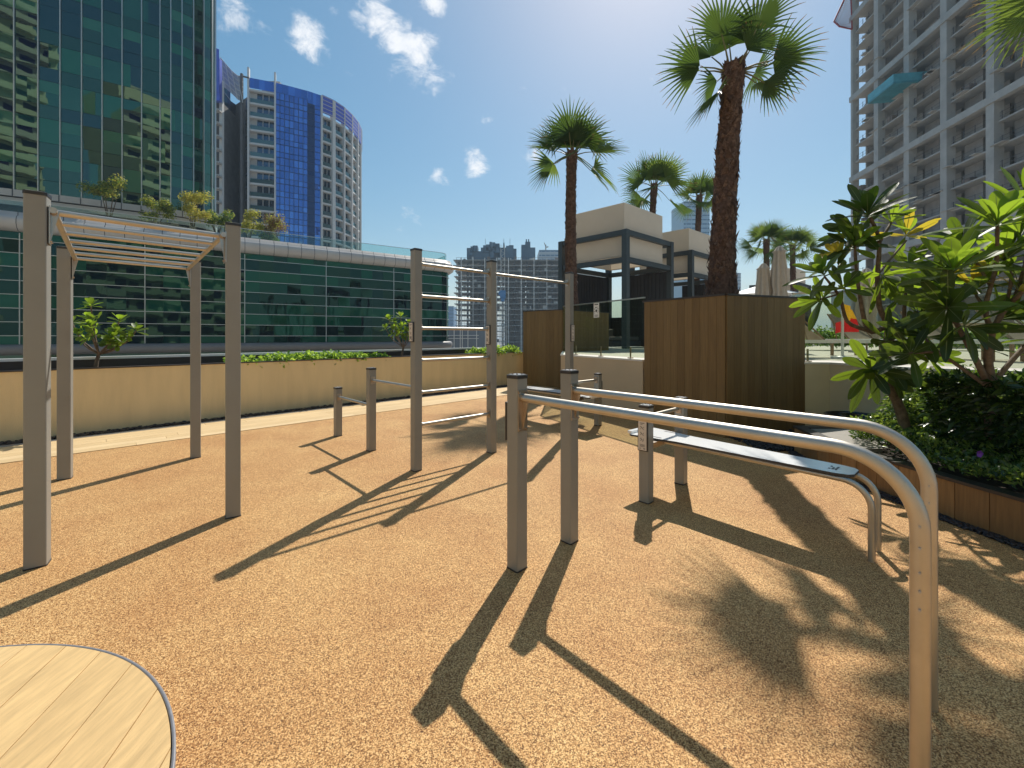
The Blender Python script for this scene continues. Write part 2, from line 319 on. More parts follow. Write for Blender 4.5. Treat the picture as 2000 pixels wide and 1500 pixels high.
def deck_wall(pts, label, m, gl, posts_every):
    t = empty('terrace_wall', (pts[1][0], pts[1][1], 0), label, 'wall')
    mb = MB(); thickline(mb, pts, 0, .12, -.2, DZ + .005); mb.build('wall_face', m, t)
    mb = MB(); thickline(mb, pts, -.012, .16, DZ + .006, DZ + .04); mb.build('coping', M['cap_stone'], t)
    t = empty('glass_balustrade', (pts[1][0], pts[1][1], DZ + .04), gl, 'balustrade')
    mb = MB(); thickline(mb, pts, .055, .067, DZ + .07, 2.26); mb.build('glass_panel', M['glass_rail'], t)
    mb = MB(); thickline(mb, pts, .045, .077, 2.261, 2.285); mb.build('top_rail', M['steel_dk'], t)
    P = [V(p) for p in pts]
    for i in range(len(P) - 1):
        L = (P[i + 1] - P[i]).length; n = max(1, int(L / posts_every)); d = (P[i + 1] - P[i]).normalized(); nrm = V((-d.y, d.x))
        for k in range(n):
            q = P[i] + d * L * (k + .5) / n + nrm * .12
            pm = MB(); pm.box((q.x, q.y, DZ + .15), (.03, .012, .22), math.atan2(d.y, d.x)); pm.box((q.x, q.y, DZ + .05), (.1, .06, .02), math.atan2(d.y, d.x)); pm.build('clamp', M['steel_dk'], t)
deck_wall(PW1, 'short cream wall under the glass balustrade between the two tall timber planters', M['stucco2'], 'glass balustrade with the small white notice on the short cream wall', .8)
deck_wall(PW2, 'cream boundary wall of the pool deck behind the large black bowl', M['stucco3'], 'glass balustrade of the pool deck behind the frangipani trees', 1.2)

# timber clad planters
def clad(mb, pts, z0, z1, bw, mats_n, off=0.0, th=.022, gap=.004):
    for (ax, ay), (bx, by) in zip(pts[:-1], pts[1:]):
        A = V((ax, ay)); B = V((bx, by)); L = (B - A).length; n = max(1, round(L / bw)); d = (B - A) / n; dd = d.normalized(); nr = V((dd.y, -dd.x)); an = math.atan2(dd.y, dd.x)
        for k in range(n):
            c = A + d * (k + .5) + nr * (off + th / 2 + random.uniform(0, .0015))
            mb.box((c.x, c.y, (z0 + z1) / 2), (d.length - gap, th, z1 - z0), an, random.randrange(mats_n))
def planter(poly, z1, label, bw=.142):
    c = sum((V(p) for p in poly), V((0, 0))) / len(poly)
    t = empty('timber_planter', (c.x, c.y, 0), label, 'planter', 'tall timber clad planters')
    ring = poly + [poly[0]]
    mb = MB(); clad(mb, ring, -.02, z1 - .03, bw, 3); mb.build('cladding', M['wood'], t)
    mb = MB(); mb.prism(poly, -.02, z1 - .10, 0, 1); mb.build('soil_box', [M['dark_metal'], M['soil']], t)
    mb = MB(); thickline(mb, ring, -.035, .09, z1 - .028, z1); mb.build('coping', M['dark_metal'], t)
    return t
planter([(3.27, 6.38), (4.88, 6.98), (4.15, 8.55), (2.45, 7.68)], 2.205, 'large angular timber planter carrying the tall leaning palm')
planter([(.37, 13.3), (1.5, 12.39), (3.25, 14.1), (2.1, 15.0)], 2.36, 'smaller timber planter at the end of the yellow wall')

# low curved planter on the right
LP = [(5.0, 5.62), (3.80, 5.58), (3.68, 5.0), (3.65, 4.4), (3.68, 3.95), (3.73, 3.5), (3.80, 3.05), (3.90, 2.5), (4.05, 1.9), (4.3, 1.1)]
t = empty('low_planter', (4.2, 4, 0), 'low timber edged planter bed curving along the right side', 'planter')
rl = [p for p in LP][::-1]
mb = MB(); clad(mb, [(p[0], p[1]) for p in LP], .0, .325, .19, 3, .0, .02, .005); mb.build('cladding', M['lowwood'], t)
mb = MB(); mb.prism([(5.0, 5.6), (3.81, 5.56)] + [(p[0] + .01, p[1]) for p in LP[2:]] + [(9.5, 1.1), (9.0, 3.2), (5.88, 5.42), (5.5, 5.6)], -.02, .30, 0, 1); mb.build('soil_bed', [M['dark_metal'], M['soil']], t)
mb = MB(); thickline(mb, LP, -.03, .10, .326, .352); mb.build('coping', M['dark_metal'], t)
mb = MB(); mb.prism([(3.92, 5.47), (3.80, 5.0), (3.77, 4.5), (4.0, 4.5), (4.35, 5.0), (4.6, 5.47)], .30, .34); mb.build('slab', M['greystone'], t)
sp = []
for i in range(2600):
    k = random.uniform(1, 8.99); i0 = int(k); u = k - i0; a = V(LP[i0]); b = V(LP[i0 + 1]); q = a.lerp(b, u)
    sp.append((q.x - random.uniform(.0, .11), q.y + random.uniform(-.02, .02), random.uniform(.0, .02), random.uniform(.012, .024)))
for i in range(2600):
    x, y = random.uniform(3.3, 5.35), random.uniform(5.62, 6.95)
    if y > 6.36 + (x - 3.27) * .373 or x < 3.4 + (y - 5.6) * -.1: continue
    sp.append((x, y, random.uniform(0, .03), random.uniform(.018, .036)))
pebbles('pebble_bed', sp, 'black pebbles beside the low planter and around the bowl')
# black bowl
t = empty('planter_bowl', (5.03, 6.12, 0), 'wide glossy black bowl on the pebbles by the cream wall', 'bowl')
mb = MB(); mb.lathe((5.03, 6.12, 0), [(.12, .0), (.2, .02), (.33, .16), (.372, .30), (.378, .37), (.365, .395), (.345, .395), (.335, .36), (.30, .25), (0.01, .22)], 48)
mb.build('bowl', mat('black_glaze', (.012, .01, .016), .12, 0, .2, 6), t)
mb = MB(); mb.lathe((5.03, 6.12, 0), [(.325, .30), (.2, .30), (.01, .305)], 40); mb.build('water', glassmat('dark_water', (.004, .005, .008), (.8, .8, .9), .05), t)

# round timber deck
DC = V((-2.317, .710)); DR = 1.344
t = empty('round_deck', (DC.x, DC.y, 0), 'round pale timber deck let into the rubber floor at the lower left', 'deck')
dd = V((.262, -.965)).normalized(); dn = V((dd.y, -dd.x))
if dn.x < 0: dn = -dn
p0 = V((-1.762, 1.933)) - DC; off0 = p0.dot(dn); mb = MB(); bw = .1905
for k in range(-12, 10):
    lo = off0 + k * bw + .0022; hi = off0 + (k + 1) * bw - .0022; lo = max(lo, -DR + .001); hi = min(hi, DR - .001)
    if hi - lo < .01: continue
    top = []; n = 10
    for i in range(n + 1):
        o = lo + (hi - lo) * i / n; h = math.sqrt(max(0, DR * DR - o * o)); q = DC + dn * o + dd * h; top.append((q.x, q.y))
    for i in range(n, -1, -1):
        o = lo + (hi - lo) * i / n; h = math.sqrt(max(0, DR * DR - o * o)); q = DC + dn * o - dd * h; top.append((q.x, q.y))
    ar = sum(top[i][0] * top[(i + 1) % len(top)][1] - top[(i + 1) % len(top)][0] * top[i][1] for i in range(len(top)))
    if ar < 0: top = top[::-1]
    mb.prism(top, .004, .03 + random.uniform(-.0008, .0008), random.randrange(3))
mb.build('planks', M['deckwood'], t)
mb = MB(); mb.lathe((DC.x, DC.y, 0), [(DR + .016, -.004), (DR + .016, .026), (DR + .012, .028), (DR + .004, .028), (DR + .004, -.004)], 160); mb.build('rim', M['rim'], t)
mb = MB(); mb.lathe((DC.x, DC.y, 0), [(DR + .005, .0035), (.001, .0035)], 96); mb.build('base', M['dark_metal'], t)

# ------------------------------------------------------------------ fitness equipment
GA = R(44)
def post(parent, x, y, h, rz=GA, s=.1):
    mb = MB(); mb.rbox((x, y, h / 2), (s, s, h), rz, .009); p = mb.build('post', M['post'], parent)
    mb = MB(); mb.rbox((x, y, h + .009), (s + .008, s + .008, .022), rz, .012, 0); mb.rbox((x, y, h + .0225), (s - .012, s - .012, .005), rz, .012, 1)
    for a in (0, 90, 180, 270):
        mb.lathe((x + .03 * cos(rz + R(a + 45)), y + .03 * sin(rz + R(a + 45)), h + .025), [(.006, 0), (.006, .003), (.001, .004)], 8, 0)
    mb.build('post_cap', [M['cap'], M['captop']], p)
    mb = MB(); mb.rbox((x, y, .004), (s + .006, s + .006, .01), rz, .012); mb.build('base_gasket', M['cap'], p)
    return p
def flange(mb, p, d, s=.06, h=.10):               # small bolted plate at a bar end; d = direction pointing away from the post
    p = V(p); d = V((d[0], d[1], 0)).normalized(); an = math.atan2(d.y, d.x); c = p + d * .004
    mb.box(c, (.006, s, h), an); side = V((-d.y, d.x, 0))
    for i in (-1, 1):
        for j in (-1, 1):
            b = c + side * i * (s / 2 - .012) + V((0, 0, j * (h / 2 - .014))); mb.tube([b, b + d * .011], .007, 8)
    mb.tube([c, c + d * .02], .026, 14)
def bar(parent, name, p, q, r=.019, fl=True):
    p = V(p); q = V(q); o = MB(); o.tube([p, q], r, 18); b = o.build(name, M['steel'], parent)
    if fl:
        d = (q - p).normalized(); o = MB(); flange(o, p, d); o.build('bracket', M['steel_dk'], b); o = MB(); flange(o, q, -d); o.build('bracket', M['steel_dk'], b)
    return b
def plate(parent, p, rz, h=.30, wd=.078):         # instruction plate fixed on a post face, facing direction rz
    n = V((cos(rz), sin(rz), 0)); s = V((-n.y, n.x, 0)); p = V(p)
    mb = MB(); mb.box(p + n * .010, (.02, wd + .018, h + .02), rz); b = mb.build('sign_plate', M['cap'], parent, .006)
    mb = MB(); mb.box(p + n * .0215, (.003, wd, h), rz, 0)
    q = p + n * .0235; rnd = random.Random(int(p.x * 100))
    def ink(u, v, a, c, ang=0):
        cc = q + s * u + V((0, 0, v)); hu = V((0, 0, 1)) * sin(ang) + s * cos(ang); hv = V((0, 0, 1)) * cos(ang) - s * sin(ang)
        mb.add([cc + hu * i * a / 2 + hv * j * c / 2 for i, j in ((-1, -1), (1, -1), (1, 1), (-1, 1))], [(0, 1, 2, 3)], 1)
    v = h / 2 - .02
    ink(0, v, .045, .006); ink(-.008, v - .012, .022, .004)
    for k, fig in enumerate(range(3)):             # little exercising figures
        v0 = h / 2 - .065 - k * .055
        ink(-.014, v0 + .014, .008, .008); ink(-.006, v0 + .004, .022, .006, -.6); ink(.008, v0 - .008, .018, .005, -1.1 + k); ink(.012, v0 + .008, .014, .004, .5 + k * .4); ink(-.014, v0 - .006, .014, .004, 1.2 - k * .3)
    for k in range(3): ink(rnd.uniform(-.004, .004), -h / 2 + .052 - k * .009, .05, .004)
    ink(-.022, -h / 2 + .016, .012, .008); ink(.020, -h / 2 + .016, .018, .008)
    mb.build('sign_face', [M['sign'], M['ink']], b)
ND = V((cos(GA), sin(GA), 0)); NE = V((cos(GA - pi / 2), sin(GA - pi / 2), 0))   # equipment grid: ND away-right, NE near-right

# wall bars with high bar and two low push-up bars
P1 = G(813, 922, 0, .07); P2 = G(960, 886, 0, .07); P3 = G(1112, 850, 0, .07); P4 = G(725, 882, 0, .07); P5 = G(660, 853, 0, .07)
t = empty('pull_up_frame', P1, 'tall grey frame with six rungs, a high bar and two low side bars', 'exercise frame')
for P, h in ((P1, 2.54), (P2, 2.54), (P3, 2.54), (P4, 1.10), (P5, .735)): post(t, P.x, P.y, h)
def between(t, name, A, B, z, r=.019, o=.05):
    d = (B - A).normalized(); bar(t, name, A + d * o + V((0, 0, z)), B - d * o + V((0, 0, z)), r)
for z in (2.395, 2.02, 1.645, 1.27, .895, .52): between(t, 'rung', P1, P2, z)
between(t, 'high_bar', P2, P3, 2.39); between(t, 'low_bar', P4, P1, .955); between(t, 'low_bar', P5, P4, .61)
plate(t, P1 - ND * .05 + V((0, 0, 1.60)), GA + pi, .21, .07)
plate(t, P3 + NE * .05 + V((0, 0, 1.60)), GA - pi / 2, .25, .07)
plate(t, P2 - ND * .05 + V((0, 0, 1.57)), GA + pi, .24, .07)

# monkey bars
A, B, C_, D = G(73, 1110, 0, .06), G(455, 1012, 0, .06), G(127, 937, 0, .06), G(382, 895, 0, .06)
ga = math.atan2((B - A).y, (B - A).x)
t = empty('monkey_bars', A, 'tall grey four post monkey bars with a horizontal steel ladder on top', 'climbing frame')
for P in (A, B, C_, D): post(t, P.x, P.y, 2.50, R(36), .108)
zr = 2.41; ca = (C_ - A).normalized(); ab = (B - A).normalized()
ra0 = A + ab * .075 + V((0, 0, zr)); ra1 = C_ + ab * .075 + V((0, 0, zr)); rb0 = B - ab * .075 + V((0, 0, zr)); rb1 = D - ab * .075 + V((0, 0, zr))
for p, q, P, Q, sg in ((ra0, ra1, A, C_, 1), (rb0, rb1, B, D, -1)):
    o = MB(); o.tube([p - ca * .05, q + ca * .03], .021, 16); b = o.build('rail', M['steel'], t)
    for e, pp in ((q, Q), (p, P)):
        o = MB()
        s2 = ab * sg; o.box(V((pp.x, pp.y, 0)) + s2 * .058 + V((0, 0, 2.31)), (.006, .10, .26), ga)
        base = V((pp.x, pp.y, 0)) + s2 * .06 + V((0, 0, 2.42)); low = base + V((0, 0, -.22)); tip = base + s2 * .045
        o.add([base + ca * .003, low + ca * .003, tip + ca * .003, base - ca * .003, low - ca * .003, tip - ca * .003], [(0, 1, 2), (5, 4, 3), (0, 3, 4, 1), (1, 4, 5, 2), (2, 5, 3, 0)])
        for i in (-1, 1):
            for zz in (2.20, 2.42): bb = V((pp.x, pp.y, zz)) + s2 * .06 + ca * .035 * i; o.tube([bb, bb + s2 * .01], .007, 8)
        o.build('bracket', M['steel_dk'], b)
L = (ra1 - ra0).length; n = 7
for k in range(n):
    u = .02 + k * (L - .04) / (n - 1)
    o = MB(); o.tube([ra0 + ca * u, rb0 + ca * u * ((rb1 - rb0).length / L)], .0175 if k else .022, 16); o.build('rung', M['steel'], t)

# parallel bars
def bend(p, q, base, r, n=10):                    # horizontal run p->corner above base, then down
    c = V((base.x, base.y, p.z)); d = (c - p).normalized(); a = c - d * r; path = [p, p.lerp(a, .5), a]
    cc = a + V((0, 0, -r))
    for i in range(1, n + 1):
        th = pi / 2 * i / n; path.append(cc + d * r * sin(th) + V((0, 0, r * cos(th))))
    path += [V((base.x, base.y, min(.6, p.z - r - .06))), V((base.x, base.y, -.01))]
    return path
t = empty('parallel_bars', G(1010, 1120), 'parallel bars of two bent steel pipes on two short grey posts', 'exercise bars')
Q1 = G(1010, 1120, 0, .07); Q2 = G(1112, 1065, 0, .07)
zb = 1.145; dv = V((1.305, -1.366, 0)).normalized(); LG = 1.90
for k, Q in enumerate((Q1, Q2)):
    post(t, Q.x, Q.y, 1.272)
    e = Q + dv * LG; s = Q + dv * .055 + V((0, 0, zb)); e = V((1.345, 1.375, 0)) if k == 0 else V((1.745, 1.745, 0))
    o = MB(); o.tube(bend(s, None, e, .235, 12), .0265, 24); b = o.build('bent_pipe', M['steel'], t)
    o = MB(); an = math.atan2(dv.y, dv.x); c = Q + dv * .053 + V((0, 0, zb - .085)); o.box(c, (.006, .085, .27), an)
    tp = Q + dv * .055 + V((0, 0, zb - .02)); lw = tp + V((0, 0, -.19)); ti = tp + dv * .05; sd_ = V((-dv.y, dv.x, 0)) * .003
    o.add([tp + sd_, lw + sd_, ti + sd_, tp - sd_, lw - sd_, ti - sd_], [(0, 1, 2), (5, 4, 3), (0, 3, 4, 1), (1, 4, 5, 2), (2, 5, 3, 0)])
    side = V((-dv.y, dv.x, 0))
    for i in (-1, 1):
        for zz in (.035, -.205): bb = Q + dv * .056 + side * i * .032 + V((0, 0, zb + zz)); o.tube([bb, bb + dv * .011], .007, 8)
    o.build('bracket', M['steel_dk'], b)
    o = MB()
    for zz in (.78, .72, .66, .93, .86): 
        for sg in (-1, 1):
            bb = V((e.x, e.y, zz)) + side * .026 * sg; o.tube([bb, bb + side * sg * .006], .004, 8)
    o.build('screws', M['captop'], b)
plate(t, Q1 - dv * .05 + V((0, 0, .98)), math.atan2(-dv.y, -dv.x), .24, .08)

# sit-up benches
def bench():
    A = G(1262, 985, 0, .07); B = G(1330, 948, 0, .07); t = empty('sit_up_bench', ((A + B) / 2), 'low white sit-up bench in front of the large timber planter', 'exercise bench', 'white sit-up benches')
    for P in (A, B): post(t, P.x, P.y, .885, GA, .1)
    between(t, 'foot_bar', A, B, .795)
    d = V((cos(R(-49.5)), sin(R(-49.5)), 0)); s = V((-d.y, d.x, 0)); c0 = (A + B) / 2 - d * .27; zt = .548; Lb = 1.77
    prof = [(0, .20), (.03, .225), (.30, .19), (.48, .16), (1.2, .150), (Lb - .10, .135), (Lb - .03, .115), (Lb, .07)]
    vs = []
    for u, hw in prof:
        for sg in (-1, 1): vs.append(c0 + d * u + s * hw * sg + V((0, 0, zt + .0)))
    n = len(prof); mb = MB()
    top = [v + V((0, 0, .018)) for v in vs]
    for i in range(n - 1):
        a, b_, c, e = 2 * i, 2 * i + 1, 2 * i + 3, 2 * i + 2
        mb.add([top[a], top[e], top[c], top[b_]], [(0, 1, 2, 3)], 0)
        mb.add([vs[a], vs[b_], vs[c], vs[e]], [(0, 1, 2, 3)], 1)
        mb.add([vs[a], vs[e], top[e], top[a]], [(0, 1, 2, 3)], 1); mb.add([vs[b_], top[b_], top[c], vs[c]], [(0, 1, 2, 3)], 1)
    mb.add([vs[0], top[0], top[1], vs[1]], [(0, 1, 2, 3)], 0); mb.add([vs[-2], vs[-1], top[-1], top[-2]], [(0, 1, 2, 3)], 1)
    bo = mb.build('board', [M['board'], M['board_edge']], t)
    mb = MB(); mb.beam(c0 + s * .20 + V((0, 0, zt + .03)), c0 - s * .20 + V((0, 0, zt + .03)), .05, .03); mb.build('head_lip', M['board'], bo, .006)
    mb = MB()
    for i in range(9):                              # small maker's stamp and slots
        q = c0 + d * (Lb - .16 + (i % 3) * .02) + s * (-.05 + (i // 3) * .035) + V((0, 0, zt + .0205))
        if i % 4 != 3: mb.add([q, q + d * .014, q + d * .014 + s * .022, q + s * .022], [(0, 1, 2, 3)])
    for sg in (-1, 1):
        q = c0 + d * .18 + s * (.15 * sg) + V((0, 0, zt + .0205)); mb.add([q, q + d * .14, q + d * .14 + s * .012, q + s * .012], [(0, 1, 2, 3)])
    mb.build('markings', M['cushion'], bo)
    for sg in (-1, 1):
        o = MB(); p = c0 + d * .25 + s * (.075 * sg) + V((0, 0, zt - .022)); e = c0 + d * (Lb + .10) + s * (.11 * sg)
        o.tube(bend(p, None, V((e.x, e.y, 0)), .17, 10), .021, 18); o.build('pipe_leg', M['steel'], t)
    mb = MB()
    for P in (A, B):
        sg = -1 if P is A else 1
        q = P - s * .05 * sg + V((0, 0, zt - .03)); q2 = c0 + d * .28 + s * (.07 * sg) + V((0, 0, zt - .03)); mb.beam(q, q2, .06, .05)
    mb.build('cross_member', M['steel_dk'], t)
    plate(t, A - NE * -.0 - ND * .05 + V((0, 0, .63)), GA + pi, .27, .082)
    return t
b1 = bench()
b2 = copy_tree(b1); b2['label'] = 'farther white sit-up bench half hidden behind the parallel bar posts'
b2.location = (1.235, 7.03, 0); b2.rotation_euler = (0, 0, pi)
b1['label'] = 'nearer white sit-up bench in front of the large timber planter, with instruction plate'

# ------------------------------------------------------------------ vegetation
def leafm(mb, b, d, up, L, W, m, droop=.2, fold=.18, rib=None):
    d = d.normalized(); s = d.cross(up)
    if s.length < 1e-3: s = V((1, 0, 0))
    s.normalize(); u = s.cross(d).normalized(); rows = []
    for t, wd in ((0, .08), (.18, .38), (.4, .78), (.62, 1), (.82, .86), (.94, .5), (1, .06)):
        c = b + d * L * t - V((0, 0, 1)) * droop * L * t * t - u * 0
        rows += [c - s * W * wd / 2 + u * fold * W * wd * .5, c, c + s * W * wd / 2 + u * fold * W * wd * .5]
    fs = []
    for i in range(6):
        a = i * 3; fs += [(a, a + 1, a + 4, a + 3), (a + 1, a + 2, a + 5, a + 4)]
    mb.add(rows, fs, m, True)
    if rib is not None:
        for i in range(5):
            c0, c1 = rows[i * 3 + 1], rows[i * 3 + 4]; h0 = L * .010 * (1 - i / 6); h1 = L * .010 * (1 - (i + 1) / 6)
            for o in (u * .0025, u * -.0025): mb.add([c0 - s * h0 + o, c0 + s * h0 + o, c1 + s * h1 + o, c1 - s * h1 + o], [(0, 1, 2, 3)], rib)
def rosette(mb, c, ax, n, L, W, rnd, pal, spread=(22, 88)):
    ax = ax.normalized(); x = ax.orthogonal().normalized(); y = ax.cross(x); o = rnd.random() * 6
    for i in range(n):
        f = (i + .5) / n; a = o + i * 2.4; th = R(spread[0] + (spread[1] - spread[0]) * f + rnd.uniform(-10, 10))
        d = ax * cos(th) + (x * cos(a) + y * sin(a)) * sin(th)
        leafm(mb, c - ax * .03 * f * 2, d, ax, L * rnd.uniform(.72, 1.08) * (.65 + .35 * min(1, f * 2.2)), W * rnd.uniform(.85, 1.12), rnd.choice(pal), rnd.uniform(.0, .22), .2, 4)
def frangipani(name, label, base, branches, rosettes, L, W, tr, group=None, seed=1):
    rnd = random.Random(seed); t = empty(name, base, label, 'tree', group)
    mb = MB()
    for pts, r0, r1 in branches:
        P = [V(p) for p in pts]; Q = []
        for i in range(len(P) - 1):
            for k in range(4):
                u = k / 4; a = P[max(i - 1, 0)]; b = P[i]; c = P[i + 1]; d = P[min(i + 2, len(P) - 1)]
                Q.append(.5 * ((2 * b) + (c - a) * u + (2 * a - 5 * b + 4 * c - d) * u * u + (3 * b - a - 3 * c + d) * u ** 3))
        Q.append(P[-1]); n = len(Q)
        mb.tube(Q, [r0 + (r1 - r0) * i / (n - 1) + (rnd.uniform(-.04, .06) * r0) for i in range(n)], 10)
    mb.build('trunk', M['stem'], t)
    mb = MB()
    for c, ax, n, k, pal in rosettes: rosette(mb, V(c), V(ax), int(n * 1.25), L * k, W * k, rnd, pal)
    mb.build('crown', M['fr'], t)
    return t
DK, MD, LT, YL = [0, 0, 1], [0, 1, 1, 2], [1, 2, 2], [1, 2, 3, 3]
# tree A: around the cream wall corner
YA = 4.75
def a_(px, py, dy=0): return at(px, py, YA + dy)
rA = [((1695, 415, .0), (-.25, -.3, 1), 17, 1.05, DK), ((1668, 452, .15), (-.8, -.2, .4), 12, .95, DK), ((1742, 428, .1), (.3, -.2, 1), 11, .8, LT), ((1770, 455, .3), (.4, .2, .8), 9, .8, YL),
      ((1607, 532, -.1), (-.7, -.3, .8), 12, .8, MD), ((1602, 585, .1), (-.9, -.3, -.1), 11, .8, MD), ((1650, 560, -.2), (-.2, -.5, .3), 9, .75, MD), ((1670, 478, 0), (-.2, -.5, .6), 13, .9, MD),
      ((1640, 500, .2), (-.5, -.1, .5), 10, .85, YL), ((1730, 540, -.1), (.1, -.5, -.3), 9, .8, MD), ((1775, 520, .2), (.3, 0, .5), 11, .85, DK), ((1700, 560, .3), (.3, .3, .5), 8, .8, MD),
      ((1700, 722, -.1), (-.5, -.6, -.1), 12, .95, DK), ((1745, 725, -.2), (.2, -.6, -.6), 10, .9, DK), ((1800, 610, -.1), (.3, -.4, .5), 13, .95, DK), 
      ((1780, 645, .1), (.3, -.2, .8), 10, .85, MD), ((1820, 700, .2), (.6, .1, .2), 10, .8, MD), ((1735, 660, -.25), (.0, -.7, .5), 10, .85, MD), ((1755, 580, .25), (.4, .3, .4), 10, .85, DK), ((1830, 540, .3), (.5, .3, .5), 10, .85, MD)]
bA = [([a_(1775, 862), a_(1758, 800), a_(1739, 755), a_(1727, 712), a_(1724, 690)], .055, .042),
      ([a_(1724, 700), a_(1735, 640), a_(1718, 600), a_(1714, 540), a_(1717, 470), a_(1700, 425)], .036, .016),
      ([a_(1717, 475), a_(1732, 450), a_(1742, 432, .1)], .018, .012), ([a_(1717, 480), a_(1680, 462, .1), a_(1670, 455, .15)], .014, .01),
      ([a_(1728, 640), a_(1695, 645), a_(1679, 575), a_(1672, 520), a_(1670, 480)], .026, .013),
      ([a_(1694, 645), a_(1655, 628), a_(1640, 580), a_(1610, 540, -.1)], .024, .011), ([a_(1636, 575), a_(1618, 580), a_(1602, 585, .1)], .012, .009),
      ([a_(1724, 705), a_(1745, 655), a_(1780, 615), a_(1800, 612, -.1)], .034, .015), ([a_(1765, 630), a_(1768, 580), a_(1775, 525, .2)], .02, .012),
      ([a_(1727, 712), a_(1712, 722), a_(1700, 724, -.1)], .02, .012), ([a_(1735, 745), a_(1745, 735), a_(1746, 727, -.2)], .02, .012),
      ([a_(1735, 700), a_(1780, 690, .1), a_(1820, 702, .2)], .022, .012), ([a_(1740, 660), a_(1770, 655), a_(1781, 648, .1)], .016, .01), ([a_(1770, 470, .3), a_(1740, 505, .2), a_(1715, 535)], .010, .014)]
frangipani('frangipani_tree', 'frangipani tree with the big dark leaf rosette at its top, nearest the black bowl', a_(1775, 862), bA,
           [(a_(p[0], p[1], p[2]), ax, n, k, pal) for p, ax, n, k, pal in rA], .47, .106, 0, 'frangipani trees', 3)
YB = 3.95
def b_(px, py, dy=0): return at(px, py, YB + dy)
rB = [((1860, 525, -.1), (-.3, -.4, 1), 15, 1.1, LT), ((1948, 432, -.1), (-.2, -.3, 1), 14, 1.15, LT), ((2010, 400, 0), (.1, -.3, 1), 14, 1.2, LT), ((1905, 560, .2), (.2, 0, .6), 11, .9, YL),
      ((1850, 600, -.1), (-.7, -.4, .2), 12, .95, DK), ((1805, 655, .3), (-.7, -.3, .3), 10, .85, DK), ((1960, 500, .2), (.2, .1, .8), 12, 1, MD), ((1925, 520, .3), (-.1, .2, .9), 10, .9, YL),
      ((2000, 560, -.1), (.3, -.4, .6), 13, 1.0, YL), ((1895, 640, -.2), (.1, -.6, -.2), 10, .85, DK), ((1960, 620, .1), (.3, -.3, .4), 11, .9, MD), ((1878, 470, .25), (-.5, .1, .8), 11, .95, MD),
      ((1840, 560, .35), (-.6, 0, .6), 11, .9, MD), ((2040, 480, .1), (.3, -.2, .8), 12, 1.1, MD), ((1990, 455, .35), (-.2, .2, .9), 11, 1, MD), ((1775, 690, .2), (-.7, -.2, .2), 10, .8, DK), ((2030, 640, .1), (.4, -.3, .5), 11, .9, MD), ((1925, 675, .15), (.2, -.3, .7), 8, .7, MD)]
bB = [([b_(1938, 930), b_(1934, 840), b_(1936, 760), b_(1930, 700), b_(1936, 645)], .042, .032),
      ([b_(1928, 748), b_(1900, 690), b_(1868, 630), b_(1856, 580), b_(1860, 530, -.1)], .027, .014), ([b_(1936, 650), b_(1965, 600), b_(2000, 565, -.1), b_(2035, 500, .1)], .026, .014),
      ([b_(1936, 645), b_(1925, 600), b_(1945, 520), b_(1948, 440, -.1)], .022, .013), ([b_(1965, 600), b_(1975, 540), b_(1962, 505, .2)], .015, .01), ([b_(1985, 575), b_(2012, 480), b_(2010, 408)], .018, .012),
      ([b_(1925, 752), b_(1880, 720, .1), b_(1830, 690, .15), b_(1775, 690, .2)], .02, .012), ([b_(1870, 635), b_(1850, 615), b_(1848, 603, -.1)], .014, .01), ([b_(1938, 750), b_(1980, 700), b_(2030, 645, .1)], .026, .014),
      ([b_(1925, 600), b_(1908, 580, .1), b_(1905, 562, .2)], .013, .01), ([b_(1856, 580), b_(1845, 570, .2), b_(1840, 562, .35)], .012, .009), ([b_(1935, 560), b_(1900, 500, .2), b_(1880, 473, .25)], .013, .009),
      ([b_(1945, 520), b_(1930, 530, .2), b_(1925, 522, .3)], .01, .008), ([b_(1840, 692, .15), b_(1815, 670, .25), b_(1806, 658, .3)], .012, .009), ([b_(1962, 505, .2), b_(1985, 480, .3), b_(1990, 458, .35)], .01, .009)]
frangipani('frangipani_tree', 'frangipani tree with large light green leaves at the right edge, rising from the dark hedge', b_(1938, 930), bB,
           [(b_(p[0], p[1], p[2]), ax, n, k, pal) for p, ax, n, k, pal in rB], .48, .108, 0, 'frangipani trees', 5)
def small_fr(label, base, s, spec, seed):
    rnd = random.Random(seed); br = [([base, base + V((.02, 0, .14 * s)), base + V((.06, 0, .28 * s))], .032 * s, .024 * s)]; ro = []
    fk = base + V((.06, 0, .27 * s))
    for x, y, z, n in spec:
        tip = base + V((x, y, z)) * s; mid = fk.lerp(tip, .55) + V((x * .12, y * .1, -.05)) * s
        br.append(([fk, mid, tip], .014 * s, .008 * s)); ro.append((tip, V((x * .5, y * .5 - .2, 1)), n, s, [1, 2, 2, 1, 2])); ro.append((fk.lerp(tip, .72) + V((.05, -.03, .0)), V((x, -.6, .2)), 5, .8 * s, [1, 2, 1]))
    frangipani('young_frangipani', label, base, br, ro, .20, .085, 0, 'young frangipanis in the planter wall', seed)
b0 = wl(.98, -.40, .98)
small_fr('young frangipani in the yellow planter wall, seen through the monkey bars', b0, 1.0,
         [(-.08, 0, 1.12, 11), (.36, .05, .86, 9), (.62, .1, .70, 8), (-.30, 0, .62, 8), (.02, -.1, .75, 8), (.22, .15, .66, 9), (-.22, .1, .9, 9), (.34, -.05, .58, 8), (.1, .1, .5, 7), (-.45, .05, .82, 7), (.45, .0, .5, 6)], 11)
b0 = wl(6.72, -.40, .98)
